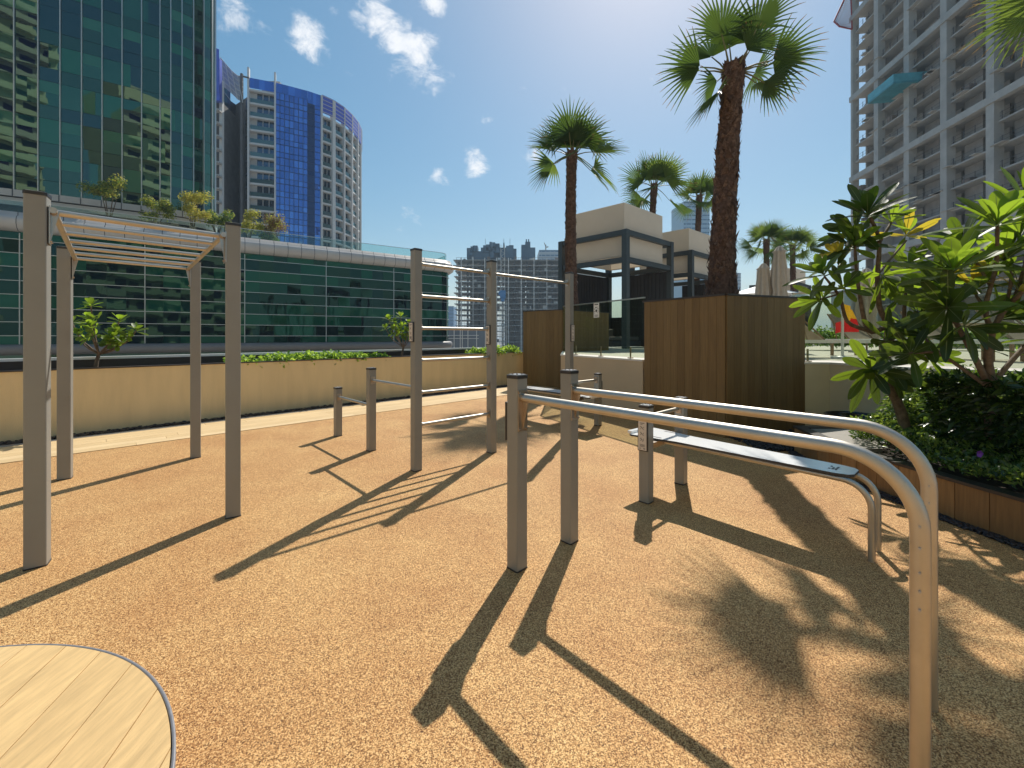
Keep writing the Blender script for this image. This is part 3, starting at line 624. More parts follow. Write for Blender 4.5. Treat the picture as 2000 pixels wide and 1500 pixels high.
small_fr('young frangipani beside the tallest post of the pull-up frame, in the yellow planter wall', b0, 1.0,
         [(-.35, 0, 1.05, 10), (-.05, .1, 1.12, 9), (.2, 0, .95, 9), (-.2, .1, .8, 9), (.05, -.1, .7, 8), (-.42, 0, .8, 7), (.22, .1, .7, 8), (-.15, -.1, .95, 9)], 13)

def bush(name, label, group, fn, n, size, mats_, seed, cat='shrub', pal=None, asp=.42, kind=None, base=None):
    rnd = random.Random(seed); mb = MB(); pal = pal or list(range(len(mats_))); bp = base
    for i in range(n):
        p, nr = fn(rnd)
        if bp is None: bp = V(p)
        d = V((rnd.gauss(0, 1), rnd.gauss(0, 1), rnd.gauss(0, .7))) + nr * .9; d.normalize()
        L = size * rnd.uniform(.6, 1.25); up = (nr + V((rnd.gauss(0, .5), rnd.gauss(0, .5), rnd.gauss(0, .5) + .3))).normalized(); s = d.cross(up)
        if s.length < .05: continue
        s.normalize(); u = s.cross(d); W = L * asp; m = rnd.choice(pal); p = V(p)
        mb.add([p, p + d * L * .5 - s * W / 2 + u * W * .15, p + d * L - V((0, 0, L * .15)), p + d * L * .5 + s * W / 2 + u * W * .15, p + d * L * .55 - u * W * .08], [(0, 4, 1), (1, 4, 2), (2, 4, 3), (3, 4, 0)], m, True)
    o = mb.build(name, mats_)
    if kind: return tag(o, label, cat, None, kind)
    return tag(o, label, cat, group)
def ell(c, r, inner=.55):
    c = V(c)
    def f(rnd):
        while 1:
            d = V((rnd.gauss(0, 1), rnd.gauss(0, 1), rnd.gauss(0, 1))).normalized()
            if d.z > -.5: break
        k = rnd.uniform(inner, 1.0) * (1 + .12 * sin(d.x * 9 + c.x * 7) * cos(d.z * 8 + c.y))
        return V((c.x + d.x * r[0] * k, c.y + d.y * r[1] * k, c.z + d.z * r[2] * k)), d
    return f
# ground cover in the yellow planter
hl = ['low bright green shrub in the yellow planter wall, next to the monkey bars', 'low bright green shrub second from the monkey bars', 'low bright green shrub in the middle of the left row',
      'low green shrub in the left row with a gap to its right', 'low green shrub before the pull-up frame', 'sparse green shrub nearest the pull-up frame in the left row']
for i, (s, h, n) in enumerate(((3.1, .14, 420), (3.75, .17, 800), (4.3, .18, 900), (4.85, .17, 900), (5.4, .13, 600), (5.95, .10, 380))):
    p = wl(s, -.32, 1.02)
    bush('green_shrub', hl[i], 'green shrubs in the planter wall', ell(p, (.34, .30, h), .2), n, .095, M['lg'], 20 + i, pal=[0, 0, 1, 1, 2], asp=.5)
for i, (s, h) in enumerate(((9.3, .16), (9.95, .19), (10.6, .22))):
    p = wl(s, -.30, 1.03); bush('green_shrub', ['bright green shrub behind the second tall post of the pull-up frame', 'bright green shrub between two tall posts of the pull-up frame', 'bright green shrub against the smaller timber planter'][i],
        'green shrubs in the planter wall', ell(p, (.38, .3, h), .2), 800, .10, M['lg'], 30 + i, pal=[0, 0, 1, 1, 2], asp=.5)
# right bed
bush('round_bush', 'round glossy green bush behind the frangipani trunk', None, ell((5.36, 4.9, .66), (.88, .62, .50), .35), 8000, .078, M['lf'], 41, pal=[0, 1, 1, 2, 2])  # leaf mix weighted to light tones, standing in for bright glints
def hbox(x0, x1, y0, y1, z0, z1):
    def f(rnd):
        x, y, z = rnd.uniform(x0, x1), rnd.uniform(y0, y1), rnd.uniform(z0, z1); k = rnd.random()
        if k < .35: z = z1 - abs(rnd.gauss(0, .05)); n = V((0, 0, 1))
        elif k < .75: y = y0 + abs(rnd.gauss(0, .06)); n = V((0, -1, 0))
        else: x = x0 + abs(rnd.gauss(0, .06)); n = V((-1, 0, 0))
        return V((x, y, z + rnd.gauss(0, .02))), n
    return f
bush('clipped_hedge', 'dark clipped hedge around the right frangipani trunk', None, hbox(4.45, 7.0, 3.55, 4.5, .3, 1.12), 7500, .11, M['lf'], 42, 'hedge', [0, 0, 0, 1], asp=.3)
def gcov(rnd):
    while 1:
        x, y = rnd.uniform(3.75, 5.3), rnd.uniform(2.3, 5.3)
        if x > 3.78 + max(0, 3.2 - y) * .12 + (max(0, y - 4.6)) * .75: break
    h = .12 + .14 * (sin(x * 5.1) * cos(y * 4.3) + 1) / 2 + max(0, min(.2, (x - 4.3) * .25)) * (1 if y < 4.7 else .3)
    return V((x + rnd.gauss(0, .02), y, .31 + h * rnd.uniform(.3, 1) ** .6)), V((-.2, -.2, 1)).normalized()
bush('ground_cover', 'leafy ground cover filling the low timber planter', None, gcov, 12000, .064, M['lf'], 43, 'ground cover', [0, 1, 1, 2, 2], kind='stuff')
def wisp(name, label, c, n, L, seed):              # narrow pointed leaves
    rnd = random.Random(seed); mb = MB()
    for i in range(n):
        a = rnd.random() * 2 * pi; e = rnd.uniform(.25, 1.3); d = V((cos(a) * cos(e), sin(a) * cos(e), sin(e))); b = V(c) + V((rnd.gauss(0, .06), rnd.gauss(0, .06), rnd.uniform(-.05, .18)))
        leafm(mb, b, d, V((0, 0, 1)), L * rnd.uniform(.6, 1.1), .02, rnd.choice([0, 1, 1]), .5)
    tag(mb.build(name, M['lf']), label, 'plant', 'narrow leaved plants in the low planter')
wisp('narrow_leaf_plant', 'narrow leaved plant in front of the dark clipped hedge', (4.42, 3.35, .42), 120, .24, 5)
wisp('narrow_leaf_plant', 'narrow leaved plant at the right edge beside the violet flower', (4.75, 3.1, .4), 130, .26, 6)
t = empty('violet_flower', (4.3, 3.85, .62), 'small violet flower in the ground cover before the dark hedge', 'flower')
c = at(1911, 886, 3.55); t.location = c
mb = MB()
for k in range(5):
    a = k * 2 * pi / 5; leafm(mb, c, V((cos(a), -.35, sin(a))), V((0, -1, 0)), .032, .028, 0, 0)
mb.build('petals', mat('violet_petal', (.20, .05, .42), .6), t)
mb = MB(); mb.tube([c, c + V((.01, .02, -.12))], .003, 6); mb.build('stem', M['lf'][1], t)

# palms
def fan(mb, c, d, n, Rr, k, spread, rnd, base=0, droopy=.35):
    d = d.normalized(); s = d.cross(n).normalized(); n = s.cross(d).normalized(); dt = 2 * spread / k
    for i in range(k):
        th = -spread + dt * (i + .5); u = d * cos(th) + s * sin(th); v = -d * sin(th) + s * cos(th)
        Ln = Rr * (.72 + .28 * cos(th * .55)) * rnd.uniform(.88, 1.06); dr = droopy * rnd.uniform(.4, 1.5); rows = []; tw = rnd.uniform(-.06, .06)
        for t_, wk in ((.03, 1), (.26, 1), (.46, .92), (.68, .46), (.86, .24), (1, .03)):
            r = Ln * t_; hw = min(r, Ln * .46) * math.tan(dt / 2) * wk + .0015
            c0 = c + u * r + n * (.16 * r * abs(sin(th)) + .05 * r) + v * tw * max(0, t_ - .5) * Ln - V((0, 0, 1)) * dr * Ln * max(0, t_ - .42) ** 2 * 1.6
            rows += [c0 - v * hw + n * hw * .35, c0 - n * hw * .35, c0 + v * hw + n * hw * .35]
        for j in range(5):
            a = j * 3; m = base
            if j == 4 and rnd.random() < .55: m = 2
            mb.add([rows[a], rows[a + 1], rows[a + 4], rows[a + 3]], [(0, 1, 2, 3)], m); mb.add([rows[a + 1], rows[a + 2], rows[a + 5], rows[a + 4]], [(0, 1, 2, 3)], m)
def palm(label, foot, top, r0, r1, fronds, seed, group='fan palms', boots=420, Rf=.8):
    rnd = random.Random(seed); foot = V(foot); top = V(top); t = empty('fan_palm', foot, label, 'palm tree', group)
    n = 34; seg = 20; vs = []; ax = top - foot; mid = V((ax.y, -ax.x, 0)) * 0 + V((-.03, 0, 0)) * ax.length * .25
    def cen(u): return foot + ax * u + mid * sin(pi * u)
    def rad(u): return (r0 + (r1 - r0) * min(1, u * 1.25)) * (1 + .45 * math.exp(-u * 14)) * (1 + .12 * math.exp(-((u - .97) / .05) ** 2))
    for i in range(n + 1):
        u = i / n
        for k in range(seg):
            a = 2 * pi * k / seg; r = rad(u) * (1 + rnd.uniform(-.09, .09)); q = cen(u); vs.append((q.x + r * cos(a), q.y + r * sin(a), q.z))
    mb = MB(); mb.add(vs, [(i * seg + k, i * seg + (k + 1) % seg, (i + 1) * seg + (k + 1) % seg, (i + 1) * seg + k) for i in range(n) for k in range(seg)], 0, False)
    for i in range(boots):                         # broken leaf bases clinging to the trunk
        u = rnd.uniform(0, 1.0) ** .9; a = rnd.random() * 2 * pi; q = cen(u); r = rad(u); o = V((cos(a), sin(a), 0)); tg = V((-sin(a), cos(a), 0))
        L = rnd.uniform(.06, .19) * (r0 / .2); wd = rnd.uniform(.03, .08) * (r0 / .2); b = q + o * r * .93; up = rnd.choice((1, 1, -1)) ; tip = b + o * L * rnd.uniform(.12, .55) + V((0, 0, up * L)) + tg * rnd.uniform(-.04, .04)
        mb.add([b - tg * wd, b + tg * wd, tip, b + o * .03 + V((0, 0, up * L * .4))], [(0, 1, 3), (1, 2, 3), (2, 0, 3), (0, 2, 1)], rnd.choice((0, 1)))
    for i in range(int(boots * .8)):               # hanging fibres
        u = rnd.uniform(.0, 1); a = rnd.random() * 2 * pi; q = cen(u); r = rad(u); o = V((cos(a), sin(a), 0)); tg = V((-sin(a), cos(a), 0)); L = rnd.uniform(.08, .28)
        b = q + o * r * 1.0; e = b + o * rnd.uniform(0, .05) - V((0, 0, L)) + tg * rnd.uniform(-.06, .06); mb.add([b - tg * .004, b + tg * .004, e], [(0, 1, 2)], 1)
    mb.build('trunk', [M['bark'], M['fibre']], t)
    mb = MB(); pm = MB()
    for az, el, pl, rr, sp, dry in fronds:
        a, e = R(az), R(el); o = V((cos(a) * cos(e), sin(a) * cos(e), sin(e))); h = V((cos(a), sin(a), 0)); b = top + V((0, 0, -.12)) + h * r1 * .6
        hub = b + o * pl - V((0, 0, .10 * pl)); pm.tube([b, b.lerp(hub, .5) + V((0, 0, .05 * pl)), hub], [.022, .014, .010], 6, 0)
        dirf = (o - V((0, 0, .22))).normalized(); nrm = V((0, 0, 1)) - h * .001
        if el > 50: nrm = (V((0, -1, .1)) - h * .5).normalized()
        side = dirf.cross(nrm).normalized(); nr = side.cross(dirf)
        roll = R(rnd.uniform(-28, 28) if el > 50 else rnd.choice((-1, 1)) * rnd.uniform(10, 65)); nr = nr * cos(roll) + side * sin(roll)
        sp = sp if el > 50 else sp * .74
        fan(mb, hub, dirf, nr, rr, int(27 * sp / 110), R(sp), rnd, 2 if dry else rnd.choice((0, 0, 0, 1)), .9 if dry else .2)
    mb.build('crown', [M['palm1'], M['palm2'], M['palm3']], t); pm.build('petioles', M['petiole'], t)
    return t
def gen(n, R_, seed, lo=-45, hi=82, pl=.55):
    rnd = random.Random(seed); o = []
    for i in range(n):
        f = (i + .5) / n; el = hi + (lo - hi) * f ** 1.5 + rnd.uniform(-7, 7); o.append((i * 137.5 + rnd.uniform(-14, 14), el, pl * rnd.uniform(.75, 1.15) * (.7 + .5 * f), R_ * rnd.uniform(.85, 1.1), rnd.choice((95, 110, 120)), False))
    return o
fr1 = [(80, 78, .75, .85, 95, 0), (200, 74, .72, .85, 100, 0), (320, 70, .72, .9, 100, 0), (20, 62, .75, .85, 100, 0), (120, 60, .7, .85, 100, 0), 
       (182, 14, .55, .82, 100, 0), (0, 20, .55, .88, 105, 0), (330, 8, .5, .8, 105, 0), (160, 22, .5, .75, 100, 0), (205, -52, .5, .72, 95, 0), (190, -35, .3, .6, 90, 0), (345, -30, .45, .65, 100, 0),
       (30, 25, .6, .8, 100, 0), (270, 25, .35, .5, 95, 0), (15, -12, .4, .6, 95, 0)]
palm('tallest fan palm with a shaggy leaning trunk growing from the large timber planter', at(1408, 578, 7.55) + V((0, 0, -.15)), at(1434, 128, 7.6), .215, .165, fr1, 1, boots=900)
palm('fan palm growing from the smaller timber planter in front of the nearer cabana', V((1.92, 13.4, 2.2)), at(1117, 318, 13.4) + V((0, 0, .35)), .19, .155, gen(19, 1.05, 4, -45, 84, .7), 2, boots=600)
palm('fan palm rising between the two big cabanas, its crown above the nearer canopy', V((6.4, 19.6, DZ)), at(1278, 372, 19.6) + V((0, 0, .3)), .17, .14, gen(18, 1.2, 8, -45, 84, .75), 3, boots=400)
palm('smallest fan palm crown left of the tallest trunk, behind the second cabana', V((10.35, 23.4, DZ)), at(1366, 388, 23.4) + V((0, 0, .2)), .17, .15, gen(16, 1.05, 12, -40, 80, .6), 6, boots=250)
palm('fan palm behind the closed parasols, left of a pair', V((17.2, 28, DZ)), at(1497, 474, 28) + V((0, 0, .2)), .2, .17, gen(24, 1.1, 15, -45, 78, .75), 8, boots=200)
palm('fan palm behind the closed parasols, right of a pair', V((20.4, 30, DZ)), at(1548, 482, 30) + V((0, 0, .2)), .2, .17, gen(24, 1.05, 18, -50, 75, .75), 9, boots=200)
palm('fan palm mostly outside the picture whose frond tips hang in the upper right corner', V((9.9, 6.8, DZ)), V((9.75, 6.8, 7.75)), .2, .16, gen(26, .95, 21, -40, 80, .7), 10, boots=300)

# ------------------------------------------------------------------ pool deck furniture
U1 = V((.756, .655, 0)).normalized(); U2 = V((-.724, .69, 0)).normalized()
def cabana():
    F0 = V((4.36, 16.0, DZ)); a, b = 3.36, 3.04; t = empty('cabana', F0, 'nearer cabana with a cream box canopy on a dark frame', 'cabana', 'cream box cabanas')
    c = [F0, F0 + U1 * a, F0 + U1 * a + U2 * b, F0 + U2 * b]; rz = math.atan2(U1.y, U1.x); zt, zl = 5.65, 4.5
    for q in c:
        mb = MB(); mb.box((q.x, q.y, (DZ + zt) / 2), (.22, .22, zt - DZ), rz); mb.build('corner_post', M['frame'], t)
    for i in range(4):
        p, q = c[i], c[(i + 1) % 4]; d = (q - p).normalized()
        for z in (zt - .1, zl):
            mb = MB(); A = V((p.x, p.y, z)) + d * .11; B = V((q.x, q.y, z)) - d * .11; mb.beam(A, B, .16, .2); mb.build('beam', M['frame'], t)
    ins = .32; k = [F0 + U1 * ins * .55 + U2 * ins * .55, F0 + U1 * (a - ins) + U2 * ins * .55, F0 + U1 * (a - ins) + U2 * (b - ins), F0 + U1 * ins * .55 + U2 * (b - ins)]
    mb = MB()
    for i in range(4): p, q = k[i], k[(i + 1) % 4]; mb.quad((p.x, p.y, 4.72), (q.x, q.y, 4.72), (q.x, q.y, 6.76), (p.x, p.y, 6.76))
    mb.add([(p.x, p.y, 6.765) for p in k], [(0, 1, 2, 3)]); mb.build('canopy', M['canvas'], t)
    mb = MB(); 
    for i in range(4): p, q = k[i], k[(i + 1) % 4]; mb.beam((p.x, p.y, 4.70), (q.x, q.y, 4.70), .05, .04)
    mb.build('canopy_hem', M['canvas'], t)
    mb = MB(); p, q = c[3], c[2]; d = (q - p); L = d.length; d.normalize()
    for i in range(16):
        A = p + d * (.12 + i * (L - .24) / 16); B = p + d * (.12 + (i + 1) * (L - .24) / 16 - .012); A.z = B.z = (DZ + 4.38) / 2; mb.beam(A, B, .05, 4.38 - DZ - .02)
    mb.build('screen_wall', M['charcoal'], t)
    mb = MB(); p, q = c[2], c[1]; d = (q - p); L = d.length; d.normalize()
    for i in range(16):
        h0 = DZ + .01; h1 = 4.38 if i > 4 else 2.45
        A = p + d * (.12 + i * (L - .24) / 16); B = p + d * (.12 + (i + 1) * (L - .24) / 16 - .012); A.z = B.z = (h0 + h1) / 2; mb.beam(A, B, .05, h1 - h0)
    mb.build('screen_wall', M['charcoal'], t)
    return t
c1 = cabana()
c2 = copy_tree(c1); c2.location = V(c1.location) + V((4.15, 3.85, 0)); c2['label'] = 'second cabana partly behind the tallest palm trunk'
c3 = copy_tree(c1); c3.location = V((21.4, 31.4, DZ)); c3['label'] = 'farthest cabana, small, between the closed parasols and the frangipani leaves'
def sofa(loc, rz, label):
    t = empty('daybed', (0, 0, 0), label, 'daybed', 'daybeds in the cabanas')
    mb = MB(); mb.box((0, 0, .16), (2.1, 1.7, .24)); mb.build('base', M['charcoal'], t, .02)
    mb = MB(); mb.box((0, 0, .37), (2.0, 1.6, .17)); mb.build('mattress', M['cushion'], t, .05)
    for i in range(4):
        mb = MB(); mb.box((-.75 + i * .5, .62, .62), (.46, .2, .36)); mb.build('back_cushion', M['cushion'] if i % 2 else M['umbrella'], t, .06)
    t.location = loc; t.rotation_euler = (0, 0, rz); return t
rz = math.atan2(U1.y, U1.x)
sofa(V((4.36, 16, DZ)) + U1 * 1.6 + U2 * 1.75, rz, 'grey daybed under the nearer cabana'); sofa(V((8.51, 19.85, DZ)) + U1 * 1.6 + U2 * 1.75, rz, 'grey daybed under the second cabana')
def closed_umbrella(x, y, h, label, seed):
    rnd = random.Random(seed); t = empty('closed_parasol', (x, y, DZ), label, 'parasol', 'closed beige parasols')
    mb = MB(); mb.tube([(x, y, DZ + .06), (x, y, DZ + h)], .025, 10); mb.build('pole', M['teak'], t)
    mb = MB(); mb.box((x, y, DZ + .035), (.6, .6, .07)); mb.build('base', M['conc'], t, .01)
    seg = 48; prof = [(.02, h + .03), (.05, h), (.10, h - .12), (.13, h - .14), (.10, h - .2), (.14, h - .7), (.16, h - 1.2), (.13, h - 1.4), (.17, h - 1.6), (.21, h - 1.95), (.19, h - 2.0)]
    vs = []
    for r, z in prof:
        for k in range(seg):
            a = 2 * pi * k / seg; f = 1 + .30 * sin(a * 8 + z * .6) + .07 * sin(a * 13 + z); vs.append((x + 1.25 * r * f * cos(a), y + 1.25 * r * f * sin(a), DZ + z))
    mb = MB(); mb.add(vs, [(i * seg + k, i * seg + (k + 1) % seg, (i + 1) * seg + (k + 1) % seg, (i + 1) * seg + k) for i in range(len(prof) - 1) for k in range(seg)], 0, True); mb.build('folded_canopy', M['umbrella'], t)
closed_umbrella(8.4, 13.1, 3.28, 'taller closed beige parasol behind the large timber planter', 1); closed_umbrella(8.05, 13.35, 2.78, 'shorter closed beige parasol touching the taller one', 2)
closed_umbrella(10.2, 12.0, 2.4, 'closed beige parasol hidden mostly by the frangipani leaves', 3)
def open_parasol(x, y, z, r, label):
    t = empty('open_parasol', (x, y, DZ), label, 'parasol', 'open white parasols'); mb = MB(); mb.tube([(x, y, DZ), (x, y, z)], .03, 10); mb.build('pole', M['white_metal'], t)
    mb = MB(); mb.add([(x, y, z)] + [(x + r * cos(k * pi / 4), y + r * sin(k * pi / 4), z - r * .3) for k in range(8)], [(0, 1 + k, 1 + (k + 1) % 8) for k in range(8)]); mb.build('canopy', M['white_metal'], t)
open_parasol(13.6, 23, 4.35, 1.9, 'open white parasol showing just above the large timber planter')
open_parasol(16.2, 24.5, 4.25, 1.9, 'open white parasol right of the closed parasols')
def lounger():
    t = empty('sun_lounger', (0, 0, 0), '', 'sun lounger', 'sun loungers on the pool deck')
    mb = MB()
    for y in (-.32, .32): mb.beam((-1, y, .36), (1, y, .36), .05, .07)
    for x in (-.95, .95): mb.beam((x, -.3, .36), (x, .3, .36), .05, .06)
    mb.build('frame', M['white_metal'], t)
    for x in (-.8, .75):
        for y in (-.32, .32): mb = MB(); mb.beam((x, y, 0), (x, y, .325), .05, .05, 0, V((1, 0, 0))); mb.build('leg', M['teak'], t)
    mb = MB()
    for i in range(14): mb.beam((-.9 + i * .085, -.29, .4), (-.9 + i * .085, .29, .4), .065, .018, 0)
    mb.build('seat', M['white_metal'], t)
    mb = MB(); n = 8; vs = []
    for i in range(n + 1):
        u = i / n; x = .28 + .62 * u; z = .41 + .62 * u - .07 * sin(pi * u)
        vs += [(x, -.3, z), (x, .3, z)]
    mb.add(vs, [(2 * i, 2 * i + 2, 2 * i + 3, 2 * i + 1) for i in range(n)], 0, True)
    mb.add([(v[0] + .02, v[1], v[2] - .02) for v in vs], [(2 * i, 2 * i + 1, 2 * i + 3, 2 * i + 2) for i in range(n)], 0, True); mb.build('backrest', M['sling'], t)
    mb = MB()
    for y in (-.31, .31): mb.tube([(.28, y, .40), (.9, y, 1.03)], .016, 8); mb.tube([(.75, y, .88), (.62, y, .38)], .012, 8)
    mb.build('backrest_frame', M['teak'], t)
    return t
l0 = lounger()
for i, (x, y, a, lb) in enumerate([(7.05, 9.25, 172, 'sun lounger with raised tan backrest beside the large timber planter'), (8.3, 9.6, 95, 'white slatted sun lounger behind the red and yellow flag'), (9.2, 8.6, 95, 'sun lounger behind the first frangipani trunk'),
                                   (9.9, 7.7, 95, 'sun lounger behind the gap between the two frangipani trees'), (10.7, 7.2, 95, 'sun lounger behind the right frangipani trunk, nearest the right edge')]):
    o = l0 if i == 0 else copy_tree(l0)
    o.location = (x, y, DZ); o.rotation_euler = (0, 0, R(a)); o['label'] = lb
# lifeguard flag
fp = V((6.85, 8.65, DZ)); t = empty('lifeguard_flag', fp, 'red and yellow flag hanging from a white pole on the pool deck', 'flag')
mb = MB(); mb.tube([fp, fp + V((0, 0, 1.35))], .026, 12); mb.lathe(fp, [(.2, 0), (.2, .05), (.03, .07)], 24); mb.build('pole', M['white_metal'], t)
mb = MB(); nx, nz_ = 8, 12; vs = []
for j in range(nz_ + 1):
    for i in range(nx + 1):
        u, v = i / nx, j / nz_; x = .02 + u * (.20 + .10 * v); vs.append(fp + V((x, .05 * sin(u * 9 + v * 3), 1.18 - v * .62 - u * .16 * (1 - v))))
for j in range(nz_):
    for i in range(nx):
        a = j * (nx + 1) + i; mb.add([vs[a], vs[a + 1], vs[a + nx + 2], vs[a + nx + 1]], [(0, 1, 2, 3)], 0 if j < 6 + (i < 3) - (i > 5) else 1, True)
vs = [fp + V((-.03 - .12 * u, .03 * sin(u * 6), .78 - .22 * v - .03 * u)) for v in (0, .5, 1.) for u in (0, .5, 1.)]
mb.add(vs, [(0, 1, 4, 3), (1, 2, 5, 4), (3, 4, 7, 6), (4, 5, 8, 7)], 1, True)
mb.build('flag', [mat('flag_yellow', (.85, .45, .03), .8, trans=.3, tcol=(.9, .55, .05)), mat('flag_red', (.62, .02, .03), .8, trans=.3, tcol=(.7, .03, .03))], t)
# planting along the far edge of the deck
fl = ['leafy shrub seen between the big planter and the flag', 'leafy shrub behind the white pole of the flag', 'leafy shrub behind the sun loungers under the frangipani', 'leafy shrub behind the loungers left of the right frangipani trunk', 'leafy shrub behind the loungers at the right edge']
for i, (x, y) in enumerate(((10.6, 14.2), (11.8, 14.4), (13.2, 14.2), (14.8, 13.8), (16.6, 13.4))):
    bush('leafy_shrub', fl[i], 'shrubs at the far side of the pool deck', ell((x, y, DZ + .35), (.75, .5, .42), .3), 1500, .13, M['lg'], 60 + i, pal=[0, 2, 2])
t = empty('pool_bar', (18, 19, DZ), 'low cream pavilion with a flat roof at the back of the pool deck', 'pavilion')
mb = MB(); mb.box((19.5, 17, DZ + .5), (7, .3, 1)); mb.build('counter', M['stucco2'], t); mb = MB(); mb.box((19.5, 17.2, DZ + 1.06), (7.3, 1.2, .1)); mb.build('top', M['cap_stone'], t)
# notice on the glass
p = at(1162, 606, 8.75); t = empty('notice', p, 'small white pool rules notice with pictograms on the glass balustrade', 'sign')
e = (V(PW1[2]) - V(PW1[1])).normalized(); 
q0 = V((1.17, 10.0)); tt = (p.y - q0.y) / e.y; k_ = q0 + e * ((162 / 815 * q0.y - q0.x) / (e.x - 162 / 815 * e.y)); nr = V((e.y, -e.x)); 
pc = V((k_.x, k_.y, EYE + 51 / 815 * k_.y)) + V((nr.x, nr.y, 0)) * -.04; t.location = pc
an = math.atan2(e.y, e.x); mb = MB(); mb.box(pc, (.17, .006, .31), an); mb.build('board', mat('notice_white', (.8, .78, .74), .4), t)
mb = MB(); E = V((e.x, e.y, 0)); Q = pc + V((nr.x, nr.y, 0)) * .0045
def rect(u, v, a, c, m=0): mb.add([Q + E * (u + i * a / 2) + V((0, 0, v + j * c / 2)) for i, j in ((-1, -1), (1, -1), (1, 1), (-1, 1))], [(0, 1, 2, 3)], m)
rect(0, .125, .12, .02); rect(0, -.10, .12, .008); rect(0, -.12, .12, .008); rect(0, -.135, .08, .006)
for u, v, r in ((-.02, .06, .014), (.02, .06, .014), (-.055, .03, .012), (.055, .03, .012), (0, -.01, .03), (-.06, -.02, .011), (.06, -.02, .011), (-.05, -.055, .01), (.05, -.055, .01)):
    mb.add([Q + E * (u + r * cos(a * pi / 4)) + V((0, 0, v + r * sin(a * pi / 4))) for a in range(8)], [tuple(range(8))], 0)
mb.build('pictograms', M['ink'], t)

# ------------------------------------------------------------------ green glass tower and its podium
gl = [glassmat('tower_glass_deep', (.003, .018, .026), (.34, .54, .40), .24, .015, wob=.03),
      glassmat('tower_glass_green', (.004, .085, .055), (.34, .56, .40), .24, .015, wob=.03),
      glassmat('tower_glass_teal', (.004, .055, .050), (.34, .56, .42), .24, .015, wob=.03),
      glassmat('tower_glass_bluish', (.003, .008, .034), (.32, .52, .44), .22, .015, wob=.03),
      glassmat('tower_glass_blind', (.030, .14, .095), (.36, .55, .46), .18, .02, wob=.03)]
silver = mat('silver_cladding', (.56, .52, .49), .45, .1, .06, .7)
silver2 = mat('silver_mullion', (.50, .52, .52), .35, .6)
seam = mat('panel_seam', (.08, .08, .09), .7)
def lerp2(A, B, u): return (A[0] + (B[0] - A[0]) * u, A[1] + (B[1] - A[1]) * u)
def on_line(A, B, px):
    k = (px - CX) / F; A = V(A); B = V(B); d = B - A; u = (k * A.y - A.x) / (d.x - k * d.y); q = A + d * u; return (q.x, q.y)
def panel(mb, a, b, z0, z1, m, jit=.012, g=.0):
    d = V(b) - V(a); n = V((d.y, -d.x)).normalized(); o = [random.uniform(-jit, jit) for _ in range(3)]
    vs = []
    for (p, z, k) in ((a, z0, o[0]), (b, z0, o[1]), (b, z1, o[2]), (a, z1, o[0] + o[2] - o[1])): vs.append((p[0] + n.x * k, p[1] + n.y * k, z))
    mb.add(vs, [(0, 1, 2, 3)], m)
TA, TB = (-43.3, 35.0), (-33.6, 41.1)
pts = [on_line(TA, TB, px) for px in (-95, -45, -10, 28, 75, 118, 160, 200, 239, 277, 313)] + [TB, (-32.95, 41.65), (-32.35, 42.35), (-31.92, 43.15), (-31.72, 44.05), (-31.85, 44.7), (-37.5, 50.0)]
t = empty('glass_tower', (-38, 42, -14), 'green mirrored glass office tower filling the upper left', 'tower')
zb = 14.05; fh = 3.3; rnd = random.Random(5)
for fl_ in range(13):
    mb = MB(); z0 = zb + fl_ * fh
    run = 0
    for i in range(len(pts) - 1):
        a, b = pts[i], pts[i + 1]
        if run <= 0: mv = rnd.choice((1, 1, 2, 0, 3, 1, 2)); run = rnd.choice((1, 1, 2, 3))
        run -= 1
        panel(mb, a, b, z0, z0 + 1.15, rnd.choice((0, 0, 3, 0)))
        if rnd.random() < .35:
            panel(mb, a, b, z0 + 1.18, z0 + 2.3, rnd.choice((0, 3, 2))); panel(mb, a, b, z0 + 2.3, z0 + fh - .03, rnd.choice((1, 2, 4)))
        elif rnd.random() < .25:
            c = lerp2(a, b, rnd.uniform(.3, .7)); panel(mb, a, c, z0 + 1.18, z0 + fh - .03, mv); panel(mb, c, b, z0 + 1.18, z0 + fh - .03, rnd.choice((0, 2, 3)))
        else: panel(mb, a, b, z0 + 1.18, z0 + fh - .03, mv if i < 12 else 2)
    mb.build('glass_band', gl, t)
mb = MB(); P = [V((p[0], p[1])) for p in pts]
for i in range(1, len(P) - 1):
    d = (P[i + 1] - P[i - 1]).normalized(); n = V((d.y, -d.x)); q = P[i] + n * .06; mb.box((q.x, q.y, zb + 21.5), (.07, .16, 43), math.atan2(d.y, d.x))
mb.build('mullions', silver2, t)
mb = MB(); c = [(p[0], p[1]) for p in pts]; inner = [(-55, 60), (-60, 40)]
vs = [(p[0] - .12, p[1] + .2, z) for z in (zb - 4.5, zb + 43) for p in (pts + [(-52, 58), (-62, 44), pts[0]])]; n = len(pts) + 3
mb.add(vs, [(i, i + 1, n + i + 1, n + i) for i in range(n - 1)] + [tuple(range(n, 2 * n - 1))], 0); mb.build('core', M['charcoal'], t)
mb = MB(); thickline(mb, [p for p in pts], -.35, .02, zb - .62, zb - .05); thickline(mb, [p for p in pts], -.22, .02, zb - 1.35, zb - .72); thickline(mb, [p for p in pts], -.10, .02, zb - .72, zb - .62, 1)
for i in range(1, len(P) - 1):
    d = (P[i + 1] - P[i - 1]).normalized(); n_ = V((d.y, -d.x)); q = P[i] + n_ * .36; mb.box((q.x, q.y, zb - .335), (.05, .05, .58), math.atan2(d.y, d.x), 1)
mb.build('base_cladding', [silver, seam], t)

